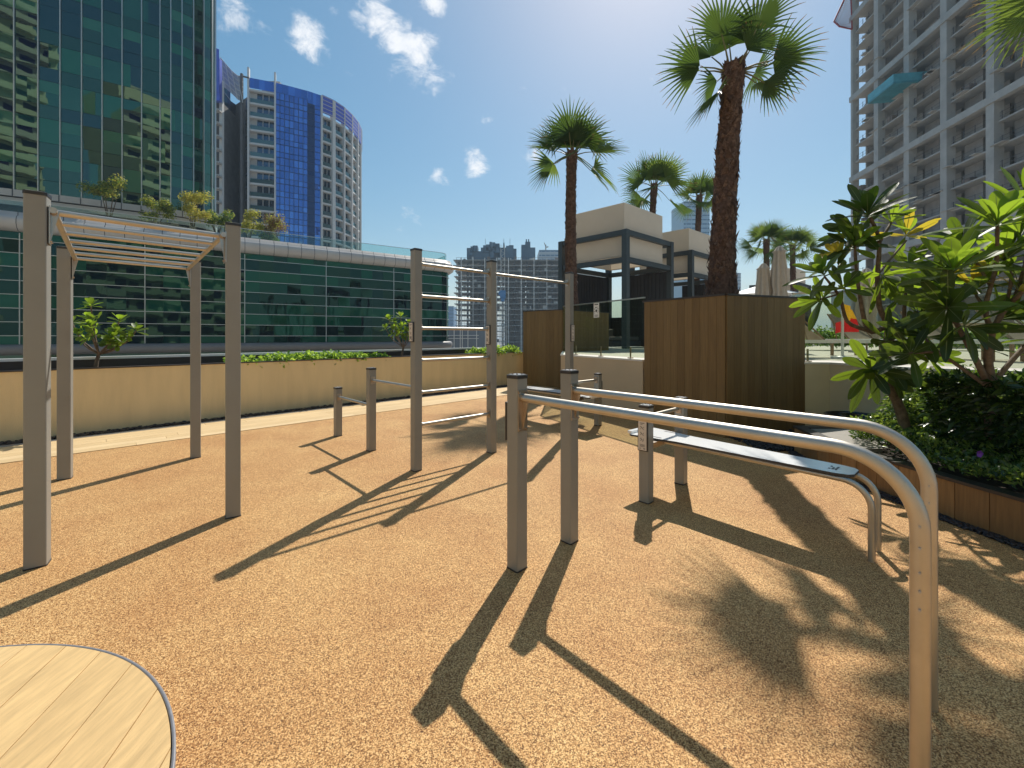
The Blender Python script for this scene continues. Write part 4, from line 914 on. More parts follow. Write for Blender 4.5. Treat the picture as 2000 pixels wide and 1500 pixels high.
t = empty('podium_building', (-20, 45, -14), 'long low green glass podium with a curved silver fascia below the tower', 'building')
PA, PB = V((-38.8, 31.6)), V((-8.75, 52.0)); pd = (PB - PA).normalized(); pn = V((pd.y, -pd.x)); L0 = (PB - PA).length
def pl_(s, o=0): q = PA + pd * s + pn * o; return (q.x, q.y)
ends = [pl_(L0), (PB.x + .5, PB.y + .75), (PB.x + .55, PB.y + 1.7), (PB.x + .1, PB.y + 2.8), (PB.x - 2, PB.y + 6)]
pgl = [glassmat('podium_glass_%d' % i, c, (.20, .42, .31), .11, .02, wob=.07) for i, c in enumerate(((.001, .010, .013), (.002, .060, .036), (.002, .030, .024), (.001, .005, .018), (.008, .11, .065)))]
rnd = random.Random(9); step = 1.22; plan = [pl_(s) for s in [-16 + i * (16 + L0) / 43 for i in range(43)]] + ends
zs = [.05 + 1.06 * k + EYE for k in range(0, 9)]; rows = [-.75, .53, EYE + .05] ; rows = [EYE - .62 - 0] + [z for z in zs if z < 10.2]; rows[-1] = 9.62
for j in range(len(rows) - 1):
    mb = MB()
    for i in range(len(plan) - 1):
        if i == 0 or rnd.random() < .3: pm_ = rnd.choice((0, 0, 3, 0, 2, 1) if j % 3 else (1, 2, 0, 1))
        panel(mb, plan[i], plan[i + 1], rows[j], rows[j + 1], pm_ if rnd.random() < .85 else rnd.choice((0, 3, 1)), .02)
    mb.build('glass_band', pgl, t)
mb = MB()
for z in rows[1:-1]: thickline(mb, plan, -.10, .0, z - .025, z + .025)
mb.build('horizontal_mullions', silver2, t)
mb = MB()
for i in range(2, len(plan) - 1, 6):
    q = plan[i]; mb.box((q[0] + pn.x * .05, q[1] + pn.y * .05, 5.2), (.06, .12, 8.6), math.atan2(pd.y, pd.x))
mb.build('vertical_mullions', silver2, t)
def ring_profile(mb, plan, prof, m=0):             # sweep an (outward, z) profile along the plan
    P = [V(p) for p in plan]; vs = []
    for i, p in enumerate(P):
        d = ((P[min(i + 1, len(P) - 1)] - P[max(i - 1, 0)])).normalized(); n = V((d.y, -d.x))
        for o, z in prof: vs.append((p.x + n.x * o, p.y + n.y * o, z))
    k = len(prof); mb.add(vs, [(i * k + j, (i + 1) * k + j, (i + 1) * k + j + 1, i * k + j + 1) for i in range(len(P) - 1) for j in range(k - 1)], m, True)
mb = MB(); prof = [(0, 9.60), (.35, 9.62), (.62, 9.85), (.74, 10.15), (.72, 10.45), (.6, 10.7), (.38, 10.78), (.36, 11.05), (.1, 11.07), (-.6, 11.05)]
ring_profile(mb, plan, prof); mb.build('fascia', silver, t)
mb = MB()
for i, p in enumerate(plan):
    a = V(plan[min(i + 1, len(plan) - 1)]) - V(plan[max(i - 1, 0)]); a.normalize(); n = V((a.y, -a.x)); pp = [(o + .004, z) for o, z in prof[:-1]]
    for (o0, z0), (o1, z1) in zip(pp[:-1], pp[1:]):
        q0 = V(p) + n * o0; q1 = V(p) + n * o1; h = a * .022
        mb.quad((q0.x - h.x, q0.y - h.y, z0), (q0.x + h.x, q0.y + h.y, z0), (q1.x + h.x, q1.y + h.y, z1), (q1.x - h.x, q1.y - h.y, z1))
mb.build('fascia_seams', seam, t)
mb = MB(); ring_profile(mb, plan, [(0, .93), (.35, .92), (.55, .7), (.55, .35), (.3, .1), (-.2, .08)]); mb.build('lower_fascia', mat('dark_silver_cladding', (.20, .19, .19), .5, .1, .06, .7), t)
mb = MB(); thickline(mb, plan, .02, .2, -14, .1); mb.build('lower_wall', gl[0], t)
mb = MB(); roof = [plan[0], plan[-5], plan[-3], plan[-1], (-30, 70), (-70, 60), (-62, 24)]; mb.prism([(p[0] - pn.x * .3, p[1] - pn.y * .3) for p in roof], -14, 10.3); mb.build('roof', M['conc'], t)
mb = MB(); thickline(mb, plan, .25, .27, 11.0, 12.0); mb.build('glass_parapet', glassmat('parapet_glass', (.80, .90, .88), (.8, .9, .9), .04, .01, True), t)
mb = MB(); thickline(mb, plan, .235, .285, 12.0, 12.05); mb.build('parapet_rail', silver2, t)

# rooftop trees in white pots
def roof_tree(px, py, Y, w, h, label, pal, seed, lean=0, potted=True):
    w *= 1.18; h *= 1.12
    rnd = random.Random(seed); c = at(px, py, Y); k = Y / F; z0 = 10.35; x0 = c.x - lean * k
    t = empty('potted_tree', (x0, Y, z0), label, 'tree', 'small potted trees on the podium roof')
    mb = MB(); mb.lathe((x0, Y, z0), [(.28, 0), (.42, .65), (.45, .9), (.38, .9), (.36, .8), (.01, .78)], 20); mb.build('pot', M['white_metal'], t)
    mb = MB()
    for i in range(5):
        e = c + V((rnd.uniform(-.3, .3) * w * k, rnd.uniform(-.4, .4), rnd.uniform(-.2, .3) * h * k)); mb.tube([(x0, Y, z0 + .8), V((x0, Y, z0 + .8)).lerp(e, .5) + V((0, 0, .1)), e], [.06, .035, .015], 6)
    mb.build('trunk', M['stem'], t)
    mb = MB()
    cl = [(V((rnd.uniform(-.42, .42) * w * k, rnd.uniform(-.5, .5), rnd.uniform(-.36, .36) * h * k)), rnd.uniform(.16, .28) * min(w, h) * k) for _ in range(11)]
    for i in range(2600):
        o, r = rnd.choice(cl); d = V((rnd.gauss(0, 1), rnd.gauss(0, 1), rnd.gauss(0, 1))).normalized(); p = c + o + d * r * rnd.uniform(.3, 1.1); s = V((rnd.gauss(0, 1), rnd.gauss(0, 1), rnd.gauss(0, .5))).normalized() * .10; u = d.cross(s).normalized() * .045
        mb.add([p - s, p + u, p + s, p - u], [(0, 1, 2, 3)], rnd.choice(pal))
    mb.build('crown', M['ly'], t)
roof_tree(217, 372, 36.2, 78, 46, 'rooftop tree with a broad wind-swept crown, leftmost of the row', [0, 0, 2, 1], 1, lean=4)
roof_tree(303, 408, 38.2, 42, 42, 'sparse rooftop tree second from the left of the row', [0, 2, 0], 2)
roof_tree(377, 402, 39.8, 46, 50, 'bright yellow-green rooftop tree third from the left of the row', [1, 1, 0], 3)
roof_tree(424, 426, 41.6, 42, 36, 'rooftop tree just left of the right front monkey bar post', [2, 0, 2], 4)
roof_tree(486, 434, 43.6, 38, 40, 'rooftop tree just right of the right front monkey bar post', [0, 1, 0], 5)
roof_tree(537, 442, 45.0, 44, 44, 'brownish rooftop tree, rightmost of the row', [3, 0, 3], 6)
roof_tree(524, 466, 44.2, 34, 20, 'low green rooftop shrub in front of the brownish tree', [2, 0], 7)

# ------------------------------------------------------------------ blue curved tower
blue = [glassmat('blue_glass_a', (.012, .045, .30), (.22, .42, .95), .45, .02, wob=.06, wsc=.2), glassmat('blue_glass_b', (.01, .04, .24), (.20, .40, .9), .42, .02, wob=.06, wsc=.2), glassmat('blue_glass_c', (.03, .085, .45), (.25, .48, 1), .5, .02, wob=.06, wsc=.2),
        glassmat('blue_glass_dark', (.006, .018, .06), (.12, .2, .4), .25, .03)]
bwhite = mat('pale_render', (.62, .61, .60), .8, 0, .06, .4); bwin = glassmat('balcony_glass', (.012, .022, .04), (.3, .45, .65), .22, .03); brail = glassmat('balcony_rail_glass', (.05, .11, .12), (.5, .6, .6), .18, .04)
violet = mat('crown_screen', (.10, .14, .55), .35, .3, .1, .4)
t = empty('curved_tower', (-55, 112, -14), 'curved blue glass and white balcony tower behind the podium', 'tower')
TP = [(-65.0, 103.0), (-59.6, 105.0), (-53.2, 108.6), (-50.6, 110.7), (-48.6, 113.2), (-47.2, 116.6), (-46.5, 120.4), (-46.4, 124.4), (-47.0, 128.6), (-49, 134)]
ZT = 65.5; FH = 3.3
def offp(a, b, o): d = V(b) - V(a); n = V((d.y, -d.x)).normalized() * o; return (a[0] + n.x, a[1] + n.y), (b[0] + n.x, b[1] + n.y)
nf = 17
# zone 1 balconies (left), zone 3 balconies (right)
for zi, segs in ((0, [0]), (2, [3, 4, 5, 6, 7, 8])):
    top = ZT - 2.8 if zi == 0 else ZT - 5.2
    for f in range(nf):
        z0 = top - (f + 1) * FH; z1 = z0 + FH
        for s in segs:
            a, b = TP[s], TP[s + 1]; i0, i1 = offp(a, b, -.85); 
            A = lerp2(i0, i1, .28 if zi == 0 else .04); B = lerp2(i0, i1, .99 if zi == 0 else .93)
            mb = MB(); mb.quad((*A, z0 + .1), (*B, z0 + .1), (*B, z1 - .45), (*A, z1 - .45))
            w_ = mb.build('window', bwin, t)
            mb = MB()
            for u in (0, .33, .66, 1): c_ = lerp2(A, B, u); c2_ = offp(c_, b, .05)[0]; mb.box((c2_[0], c2_[1], (z0 + z1) / 2 - .2), (.12, .12, FH - .6), 0)
            if f < 14: mb.build('window_frame', bwhite, w_)
    mb = MB()
    for f in range(nf + 1):
        z0 = top - f * FH
        for s in segs:
            a, b = TP[s], TP[s + 1]; j0, j1 = offp(a, b, .18); k0, k1 = offp(a, b, -1.9); mb.add([(*j0, z0 - .45), (*j1, z0 - .45), (*k1, z0 - .45), (*k0, z0 - .45), (*j0, z0), (*j1, z0), (*k1, z0), (*k0, z0)], [(0, 1, 5, 4), (3, 2, 1, 0), (4, 5, 6, 7), (0, 4, 7, 3), (1, 2, 6, 5)])
    mb.build('balcony_slabs', bwhite, t)
    mb = MB()
    for f in range(nf):
        z0 = top - (f + 1) * FH
        for s in segs: j0, j1 = offp(TP[s], TP[s + 1], .05); mb.quad((*lerp2(j0, j1, .06), z0), (*lerp2(j0, j1, .94), z0), (*lerp2(j0, j1, .94), z0 + 1.05), (*lerp2(j0, j1, .06), z0 + 1.05))
    mb.build('balcony_glass', brail, t)
    mb = MB()
    for s in segs + [segs[-1] + 1]:
        q = TP[s]; d = V(TP[min(s + 1, 9)]) - V(TP[max(s - 1, 0)]); mb.box((q[0], q[1], top / 2), (.9 if s == 4 else .38, 1.2, top + 10), math.atan2(d.y, d.x))
    for s in segs: a, b = TP[s], TP[s + 1]; i0, i1 = offp(a, b, -1.0); mb.quad((*i0, -10), (*i1, -10), (*i1, top), (*i0, top))
    mb.build('frame_wall', bwhite, t)
# zone 2 blue curtain wall
seg2 = [(1, 2)]; a, b = TP[1], TP[2]; a3 = TP[3]
nb_ = 7; mid_ = [lerp2(a, b, i / nb_) for i in range(nb_ + 1)] + [lerp2(b, a3, .5), a3]
rnd = random.Random(3)
for f in range(17):
    mb = MB(); z0 = ZT - 2.2 - (f + 1) * FH
    for i in range(len(mid_) - 1):
        dk = i == len(mid_) - 3
        for (u0, u1) in ((0, .42), (.42, 1)):
            panel(mb, mid_[i], mid_[i + 1], z0 + FH * u0, z0 + FH * u1, 3 if dk else rnd.choice((0, 0, 1, 2)), .02)
    mb.build('curtain_wall', blue, t)
mb = MB(); dkm = mat('blue_mullion', (.02, .04, .12), .4)
for f in range(18): z0 = ZT - 2.2 - f * FH; thickline(mb, mid_, -.08, .02, z0 - .07, z0 + .07); thickline(mb, mid_, -.08, .02, z0 - FH * .58 - .05, z0 - FH * .58 + .05)
for i in range(len(mid_)): mb.box((*mid_[i], (ZT - 12) / 2), (.14, .14, ZT + 8), .5)
mb.build('mullions', dkm, t)
mb = MB()
for s in range(0, 9):
    a, b = TP[s], TP[s + 1]; hh = (2.6, 2.4, 3.2, 4.8, 5.0, 5.0, 5.0, 5.0, 5.0)[s]; n = 5
    for i in range(n):
        A, B = offp(lerp2(a, b, i / n), lerp2(a, b, (i + 1) / n), .55 if s > 2 else .1); m = 0 if s > 2 else 1
        if m: panel(mb, A, B, ZT - hh, ZT - .1, 1 + i % 3, .02)
        else: mb.quad((*A, ZT - hh), (*B, ZT - hh), (*B, ZT), (*A, ZT), 0)
mb.build('crown_screen', [violet, blue[0], blue[1], blue[2]], t)
mb = MB()
for k in range(5): thickline(mb, TP[3:], -.62 - .2, -.5 - .2, ZT - 4.6 + k * 1.05, ZT - 4.5 + k * 1.05)
mb.build('crown_louvres', bwhite, t)
mb = MB(); mb.prism([(p[0] - .4, p[1] + 1.9) for p in TP[:3]] + [(-52.5, 114), (-51, 118), (-50, 122), (-50, 127), (-52, 134), (-75, 140), (-85, 118)], -14, ZT - 3); mb.build('core', M['conc3'], t)
mb = MB(); c = at(522, 156, 106); mb.box((c.x, c.y + 3, c.z - 1.2), (4, 4, 3)); mb.box((c.x + 1.5, c.y + 3, c.z), (1, 2, 1.6)); mb.build('roof_plant', M['conc2'], t)
# dark glass neighbour with white curved screen
t = empty('dark_glass_tower', (-70, 108, -14), 'dark navy glass tower with a white lattice crown between the green and blue towers', 'tower')
nav = [glassmat('navy_glass', (.004, .010, .034), (.06, .12, .24), .10, .04), glassmat('navy_glass_b', (.004, .020, .040), (.07, .16, .26), .10, .04)]
pv = [at(436, 600, 104), at(450, 600, 108), at(462, 600, 110), at(474, 600, 109), at(486, 600, 104.5)]; pv = [(p.x, p.y) for p in pv]; rnd = random.Random(4)
tops = [HY - 170, HY - 182, HY - 194, HY - 204, HY - 200]
for f in range(24):
    mb = MB(); z0 = -10 + f * 3.3
    for i in range(4):
        zt_ = EYE + (tops[i] + tops[i + 1]) / 2 / F * 106
        if z0 > zt_: continue
        for u in (0, .5): panel(mb, lerp2(pv[i], pv[i + 1], u), lerp2(pv[i], pv[i + 1], u + .5), z0, min(z0 + 3.25, zt_ + 1), rnd.choice((0, 0, 1)), .015)
    if mb.v: mb.build('glass_band', nav, t)
mb = MB()
for k in range(0, 25): 
    z = -10 + k * 3.3
    for i in range(4):
        if z < EYE + (tops[i] + tops[i + 1]) / 2 / F * 106: thickline(mb, [pv[i], pv[i + 1]], -.1, .1, z - .08, z + .08)
mb.build('floor_lines', dkm, t)
mb = MB(); n = 8
sA = [(430, 112, 165), (440, 124, 172), (452, 138, 182), (464, 148, 194), (474, 150, 200)]
for (x0, t0, b0_), (x1, t1, b1_) in zip(sA[:-1], sA[1:]):
    mb.quad(at(x0, b0_, 102.5), at(x1, b1_, 102.5), at(x1, t1, 102.5), at(x0, t0, 102.5))
    mb.quad(at(x1, b1_, 103), at(x0, b0_, 103), at(x0, t0, 103), at(x1, t1, 103)); mb.quad(at(x0, t0, 102.5), at(x1, t1, 102.5), at(x1, t1, 103), at(x0, t0, 103))
mb.build('crown_screen', mat('white_screen', (.42, .45, .52), .7), t)
mb = MB()
for (x0, t0, b0_), (x1, t1, b1_) in zip(sA[:-1], sA[1:]):
    for k in range(5): u = k / 5; mb.tube([at(x0, t0 + (b0_ - t0) * u, 102.3), at(x1, t1 + (b1_ - t1) * u, 102.3)], .12, 6)
    mb.tube([at(x0, t0, 102.2), at(x1, b1_, 102.2)], .1, 6)
mb.build('screen_frame', bwhite, t)
mb = MB(); q = at(473, 300, 102.4); mb.box((q.x - .1, q.y, 28), (.5, .5, 76)); mb.tube([at(470, 148, 102.4), at(486, 152, 102.4)], .2, 6); mb.build('corner_fin', M['conc3'], t)
t = empty('slim_tower', (-72, 100, -14), 'slim grey balcony tower squeezed beside the green glass tower', 'tower')
a = at(417, 600, 99); b = at(436, 600, 101); mb = MB(); mb.prism([(a.x - 5, a.y), (b.x, b.y), (b.x - 2, b.y + 12), (a.x - 8, b.y + 12)], -14, 58); mb.build('core', M['conc3'], t)
mb = MB()
for f in range(22): z = -10 + f * 3.1; mb.box(((a.x + b.x) / 2 - 1.5, a.y - .2, z), (5.2, 1.6, .35), .1)
mb.build('balcony_slabs', M['conc'], t)
mb = MB(); q0, q1 = at(418, 80, 98), at(428, 180, 98); mb.quad((q0.x - 3, 98, q1.z), (q1.x, 98, q1.z), (q1.x, 98, q1.z + 10), (q0.x - 3, 98, q0.z)); mb.prism([(q0.x - 3, 98.1), (q1.x, 98.1), (q1.x, 99), (q0.x - 3, 99)], 57, q1.z + 8); mb.build('crown_screen', violet, t)
mb = MB(); mb.box((b.x + .1, b.y - .7, 30), (.7, .7, 66)); mb.build('corner_fin', bwhite, t)

# ------------------------------------------------------------------ concrete frame building on the right
t = empty('concrete_frame_building', (72, 89, -14), 'huge unfinished concrete frame building on the right', 'building')
FU = V((.155, .988)).normalized(); FV = V((.988, -.155)).normalized(); FO = V((72.4, 89.0))    # u: along face (far), v: into the building
def fb(u, v): q = FO - FU * u + FV * v; return V((q.x, q.y))
FHt = 3.42; Z0 = 52.2 - 20 * FHt; NFL = 36; LEN = 61; DEP = 22; rzf = math.atan2(-FU.y, -FU.x)
def fbox(mb, u0, u1, v0, v1, z0, z1, m=0):
    c = [fb(u0, v0), fb(u1, v0), fb(u1, v1), fb(u0, v1)]; vs = [(p.x, p.y, z) for z in (z0, z1) for p in c]
    mb.add(vs, [(3, 2, 1, 0), (4, 5, 6, 7), (0, 1, 5, 4), (1, 2, 6, 5), (2, 3, 7, 6), (3, 0, 4, 7)], m)
rnd = random.Random(12)
cols = [0, 7.6, 15.2, 22.8, 30.4, 38, 45.6, 53.2, 60.8]
for f in range(NFL):
    mb = MB(); z = Z0 + f * FHt; fbox(mb, .35, LEN, .35 if f % 5 else .1, DEP, z - .24, z)
    if f % 5: 
        for _ in range(9): u = rnd.uniform(3, LEN - 3); fbox(mb, u, u + rnd.uniform(.8, 2.5), -.35, .6, z + .002, z + .12)
    mb.build('floor_slab', M['conc'], t)
for f in range(0, NFL, 5):
    mb = MB(); z = Z0 + f * FHt; fbox(mb, -.2, LEN, -.35, .5, z - .75, z + .35); mb.build('transfer_beam', M['conc'], t)
for u in cols:
    mb = MB(); fbox(mb, u - .6 if u else 0, u + .6, -.15, 1.1, Z0 - 3, Z0 + NFL * FHt); mb.build('column', M['conc'], t)
for u in cols:
    mb = MB(); fbox(mb, u, u + .8, DEP - 1, DEP, Z0 - 3, Z0 + NFL * FHt); mb.build('rear_column', M['conc'], t)
for i, u in enumerate(cols[:-1]):
    mb = MB()
    if i == 0:
        fbox(mb, .3, .6, 2.5, DEP - 2, Z0, Z0 + NFL * FHt - .5, 1); fbox(mb, 4.0, 7.4, 3.2, 3.5, Z0, Z0 + NFL * FHt - .5, 1)
    else:
        fbox(mb, u + .5, u + 3.5, 2.4, 2.7, Z0, Z0 + NFL * FHt - .5, 0); fbox(mb, u + 4.2, u + 4.5, 2.4, 12, Z0, Z0 + NFL * FHt - .5, 0); fbox(mb, u + 5.1, u + 6.4, 3.3, 3.6, Z0, Z0 + NFL * FHt - .5, 1); fbox(mb, u + .6, u + 7.5, 8.0, 8.3, Z0, Z0 + NFL * FHt - .5, 2)  # deepest wall in dark concrete: shade inside the bay put into its colour
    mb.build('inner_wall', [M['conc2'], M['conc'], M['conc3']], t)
for f in range(1, NFL):
    if f % 5 == 0: continue
    mb = MB(); z = Z0 + f * FHt
    for i, u in enumerate(cols[:-1]):
        for h in (.5, 1.05): mb.add([(*fb(u + .7, .45), z + h), (*fb(u + 6.9, .45), z + h), (*fb(u + 6.9, .45), z + h + .05), (*fb(u + .7, .45), z + h + .05)], [(0, 1, 2, 3)])
        for k in range(4): uu = u + 1 + k * 1.8; fbox(mb, uu, uu + .07, .42, .5, z, z + 1.2)
        if rnd.random() < .4: uu = u + rnd.uniform(1, 5); fbox(mb, uu, uu + rnd.uniform(.4, 1.4), .8, 1.8, z, z + rnd.uniform(.5, 1.6), 1)
    mb.build('guard_rail', [M['conc3'], M['blockwork']], t)
u0 = cols[1] + 3.3
t = empty('loading_platform', (*fb(u0 + 3, -2), 46), 'teal loading platform projecting from the unfinished building on the right', 'platform')
mb = MB(); z = Z0 + 18 * FHt; fbox(mb, u0, u0 + 6.5, -3.6, 1.5, z + .05, z + .35); mb.build('deck', mat('teal_steel', (.05, .26, .33), .5, 0, .2, .8), t)
mb = MB(); 
for a_0, a_1, c0_, c1_ in ((u0, u0 + 6.5, -3.6, -3.5), (u0, u0 + .1, -3.5, 1.5), (u0 + 6.4, u0 + 6.5, -3.5, 1.5)): fbox(mb, a_0, a_1, c0_, c1_, z + .35, z + 1.7)
mb.build('side_panels', mat('teal_panel', (.08, .36, .44), .5, 0, .2, .8), t)
t = empty('safety_net', (70, 89, 70), 'red edged safety net jutting from the top corner of the unfinished building', 'net')
A, B, C0, D0 = at(1629, 42, 89), at(1662, -30, 89), at(1664, 57, 88.5), at(1640, 52, 87)
mb = MB()
for p, q in ((A, B), (A, D0), (D0, C0), (B, C0)): mb.tube([p, q], .16, 6)
mb.build('frame', mat('red_steel', (.40, .05, .05), .6), t)
mb = MB()
for i in range(14):
    u = i / 14; mb.tube([A.lerp(B, u), D0.lerp(C0, u)], .05, 4); mb.tube([A.lerp(D0, u), B.lerp(C0, u)], .05, 4)
mb.build('mesh', mat('net_cord', (.42, .36, .42), .8), t)

# ------------------------------------------------------------------ distant buildings
t = empty('distant_frame_building', (-4, 250, -14), 'unfinished tower block in the middle distance, wrapped in scaffold lines', 'building')
YC = 250; kx = YC / F
def cx(px): return (px - 1000) * kx
zt_ = EYE + 150 * kx; nfl = 19; rnd = random.Random(8)
for f in range(nfl):
    mb = MB(); z = zt_ - f * 3.28; l = cx(889 - (rnd.random() * 3 + (3 if f < 2 else 0))); mb.box(((l + cx(1130)) / 2, YC + 10, z - .2), (cx(1130) - l, 20, .4)); mb.build('floor_slab', M['conc'], t)
for px in (901, 924, 947, 970, 993, 1018, 1043, 1068, 1092, 1116):
    mb = MB(); mb.box((cx(px), YC - .1, zt_ / 2 - 6), (.55, .8, zt_ + 14)); mb.build('column', M['cap_stone'], t)
mb = MB()
for px in (895, 912, 935, 958, 982, 1005, 1030, 1055, 1080, 1105): mb.box((cx(px), YC + 4, zt_ / 2 - 7), (1.0, 1.2, zt_ + 12), 0, 0)
for px, wd in ((930, 10), (953, 9), (1006, 13), (1045, 10), (1075, 12), (1110, 12)): mb.box((cx(px), YC + 9 + rnd.random() * 5, zt_ / 2 - 7), (wd, .4, zt_ + 12), 0, 1)
mb.build('inner_walls', [M['conc3'], M['conc2']], t)
mb = MB()
for f in range(nfl):
    z = zt_ - f * 3.28
    for k in range(22):
        if rnd.random() < .45: x = cx(892 + k * 10 + rnd.uniform(0, 6)); hh = rnd.uniform(.6, 2.2); mb.box((x, YC + rnd.uniform(.5, 5), z + hh / 2), (rnd.uniform(.6, 2.4), .5, hh), 0, rnd.randrange(2))
tag(mb.build('site_materials', [M['blockwork'], M['cap_stone']], t), kind='stuff')
mb = MB()
for f in range(nfl): mb.box((cx(1010), YC - .55, zt_ - f * 3.28 + 1.1), (cx(1130) - cx(892), .12, .12))
for k in range(30): mb.box((cx(892 + k * 8), YC - .6, zt_ / 2 - 6), (.13, .13, zt_ + 14))
mb.build('scaffold', M['conc3'], t)
form = mat('blue_grey_formwork', (.09, .15, .21), .7, 0, .25, .2)
mb = MB()
for x0, x1, y0, y1 in ((909, 919, 479, 501), (919, 940, 486, 503), (921, 931, 475, 487), (938, 954, 480, 503), (942, 951, 474, 481), (954, 978, 478, 503), (964, 975, 471, 480), (975, 990, 480, 503), (988, 1002, 477, 503), (1000, 1009, 482, 503)):
    mb.box(((cx(x0) + cx(x1)) / 2, YC + 8 + rnd.random() * 4, EYE + (HY - (y0 + y1) / 2) * kx), (cx(x1) - cx(x0), 8, (y1 - y0) * kx))
for _ in range(16): x = rnd.uniform(911, 1007); mb.box((cx(x), YC + 5, EYE + (HY - rnd.uniform(474, 496)) * kx), (rnd.uniform(.6, 3), 1.5, rnd.uniform(1, 4)))
for x in (948, 996, 984): mb.tube([at(x, 478, YC + 8), at(x, 466, YC + 8)], .12, 5)
mb.build('formwork', form, t)
mb = MB()
for x0, x1, y0, y1 in ((1019, 1029, 472, 503), (1027, 1037, 466, 503), (1036, 1047, 478, 503)): mb.box(((cx(x0) + cx(x1)) / 2, YC + 9 + rnd.random() * 3, EYE + (HY - (y0 + y1) / 2) * kx), (cx(x1) - cx(x0), 7, (y1 - y0) * kx))
for x in (1028.5, 1033): mb.box((cx(x), YC + 4, EYE + (HY - 484) * kx), (.7, .7, 12), 0)
mb.build('formwork', form, t)
t = empty('construction_hoist', at(982, 690, 238), 'construction hoist mast with a blue cab in front of the distant unfinished block', 'hoist')
mb = MB(); k2 = 238 / F
for dx in (-1.1, 1.1):
    mb.tube([(cx(982) * .952 + dx, 238, -14), (cx(982) * .952 + dx, 238, EYE + (HY - 478) * k2)], .14, 5)
for i in range(42):
    z = -12 + i * 1.6
    if z > EYE + (HY - 478) * k2 - 1.7: break
    x = cx(982) * .952; s = 1 if i % 2 else -1; mb.tube([(x - s * 1.1, 238, z), (x + s * 1.1, 238, z + 1.6)], .1, 4); 
    if z < EYE + 70 * k2: mb.tube([(x + s * 1.1, 238, z), (x - s * 1.1, 238, z + 1.6)], .1, 4); mb.tube([(x - 2, 238, z), (x + 2, 238, z)], .1, 4)
for dx in (-2, 2): mb.tube([(cx(982) * .952 + dx, 238, -14), (cx(982) * .952 + dx, 238, EYE + 72 * k2)], .12, 5)
mb.build('mast', M['cap_stone'], t)
mb = MB(); c = at(982, 575, 237); mb.box(c, (3.2, 2, 4.5)); mb.box(c + V((0, 0, -3)), (2, 2, 2)); mb.box(c + V((-1.9, 0, .5)), (1, 1.6, 2)); mb.build('cab', mat('blue_cab', (.06, .20, .42), .6), t)
def block(name, label, x0, x1, y0, y1, Y, D, colr, floors=0, cat='building'):
    t = empty(name, at((x0 + x1) / 2, y1, Y), label, cat); k = Y / F; X0, X1 = (x0 - 1000) * k, (x1 - 1000) * k; zt = EYE + (HY - y0) * k
    mb = MB(); mb.box(((X0 + X1) / 2, Y + D / 2, (zt - 14) / 2), (X1 - X0, D, zt + 14)); mb.build('body', colr, t)
    mb = MB(); m = (X1 - X0)
    for f in range(floors): z = zt - 1 - f * 3.4; mb.box(((X0 + X1) / 2, Y - .06, z), (m * .98, .16, 1.1))
    for i in range(5): mb.box((X0 + m * (i + .5) / 5, Y - .1, (zt - 14) / 2), (.4, .2, zt + 12), 0, 1)
    if floors: mb.build('window_bands', [glassmat(name + '_glass', (.06, .12, .18), (.5, .6, .8), .2, .05), colr], t)
    return t
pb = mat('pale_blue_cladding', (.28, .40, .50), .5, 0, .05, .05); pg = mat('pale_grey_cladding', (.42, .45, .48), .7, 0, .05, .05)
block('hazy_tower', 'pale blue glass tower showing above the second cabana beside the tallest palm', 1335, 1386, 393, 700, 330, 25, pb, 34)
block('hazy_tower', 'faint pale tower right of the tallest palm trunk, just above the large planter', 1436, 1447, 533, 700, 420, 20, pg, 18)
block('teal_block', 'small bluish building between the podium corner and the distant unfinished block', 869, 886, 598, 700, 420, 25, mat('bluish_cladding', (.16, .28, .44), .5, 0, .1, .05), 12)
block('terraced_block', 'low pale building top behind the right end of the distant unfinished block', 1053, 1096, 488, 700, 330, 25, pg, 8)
t = block('site_sheds', 'low grey sheds at the foot of the distant unfinished block', 866, 960, 643, 720, 150, 12, mat('shed_grey', (.16, .18, .21), .7, 0, .1, .2), 0, 'shed')
mb = MB()
for px in (887, 899, 903, 914, 931, 948): mb.tube([at(px, 700, 149.5), at(px, 644, 149.5)], .16, 5)
for y in (655, 661): mb.tube([at(866, y, 149.5), at(935, y, 149.5)], .12, 5)
mb.build('frame', M['cap_stone'], t)
t = empty('tower_crane', at(1066, 489, 330), 'tiny tower crane on the low pale building top', 'crane')
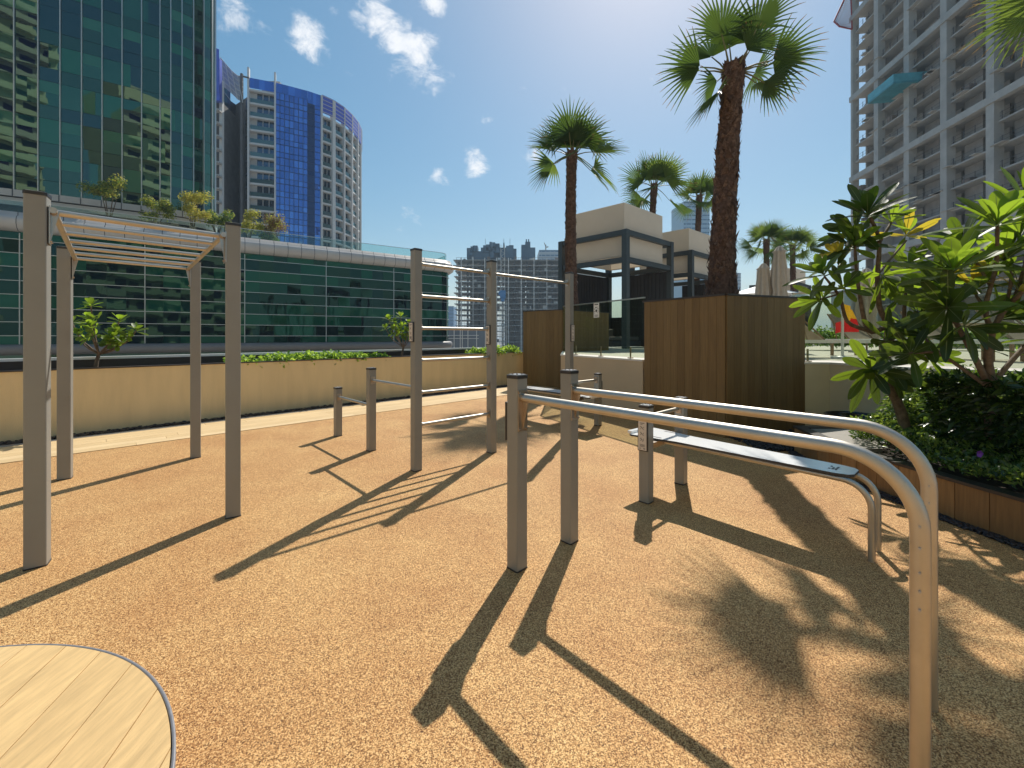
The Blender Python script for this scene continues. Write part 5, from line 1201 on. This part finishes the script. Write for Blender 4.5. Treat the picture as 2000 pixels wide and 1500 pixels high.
mb = MB(); mb.tube([at(1066, 489, 330), at(1066, 478, 330)], .5, 5); mb.tube([at(1066, 482, 330), at(1063, 474, 330)], .35, 5); mb.tube([at(1066, 483, 330), at(1071, 482, 330)], .5, 5); mb.build('mast', M['conc'], t)
t = block('pool_side_tower', 'hazy grey building low behind the pool deck between the frangipani leaves', 1690, 1790, 560, 720, 140, 15, pg, 8)

# towers behind the viewpoint (seen mirrored in the glass; they bounce daylight onto the terrace)
def back_tower(label, x0, x1, y, d, h):
    t = empty('apartment_tower', ((x0 + x1) / 2, y, -14), label, 'tower', 'apartment towers behind the viewpoint')
    bt = mat('beige_render', (.68, .62, .46), .85, 0, .06, .2)
    mb = MB(); mb.box(((x0 + x1) / 2, y - d / 2, (h - 14) / 2), (x1 - x0, d, h + 14)); mb.build('wall', bt, t)
    for f in range(int((h + 10) / 3.4)):
        z = -10 + f * 3.4; mb = MB(); n = int((x1 - x0) / 4)
        for i in range(n): c = x0 + (i + .5) * (x1 - x0) / n; mb.box((c, y + .02, z + 1.7), (2.2, .1, 1.9))
        mb.build('windows', nav[0], t)
        mb = MB(); mb.box(((x0 + x1) / 2, y + .6, z), (x1 - x0, 1.2, .25)); mb.box(((x0 + x1) / 2, y + 1.15, z + .6), (x1 - x0, .08, .9)); mb.build('balcony', bt, t)
back_tower('beige apartment tower standing far left behind the viewpoint', -75, -19.5, -42, 18, 75)
back_tower('beige apartment tower with balconies directly behind the viewpoint', -6, 26, -34, 18, 60)

# ------------------------------------------------------------------ air
hm = bpy.data.materials.new('haze_air'); hm.use_nodes = True; ht = hm.node_tree; ht.nodes.remove(ht.nodes['Principled BSDF'])
pv_ = ht.nodes.new('ShaderNodeVolumePrincipled'); pv_.inputs['Density'].default_value = .00042; pv_.inputs['Color'].default_value = (.68, .86, 1, 1); pv_.inputs['Anisotropy'].default_value = .1
ht.links.new(pv_.outputs[0], ht.nodes['Material Output'].inputs['Volume'])
mb = MB(); mb.box((0, 500, 57), (6200, 7200, 144)); hz = mb.build('haze', hm); tag(hz, 'thin pale daylight haze over the city', 'haze', kind='stuff')
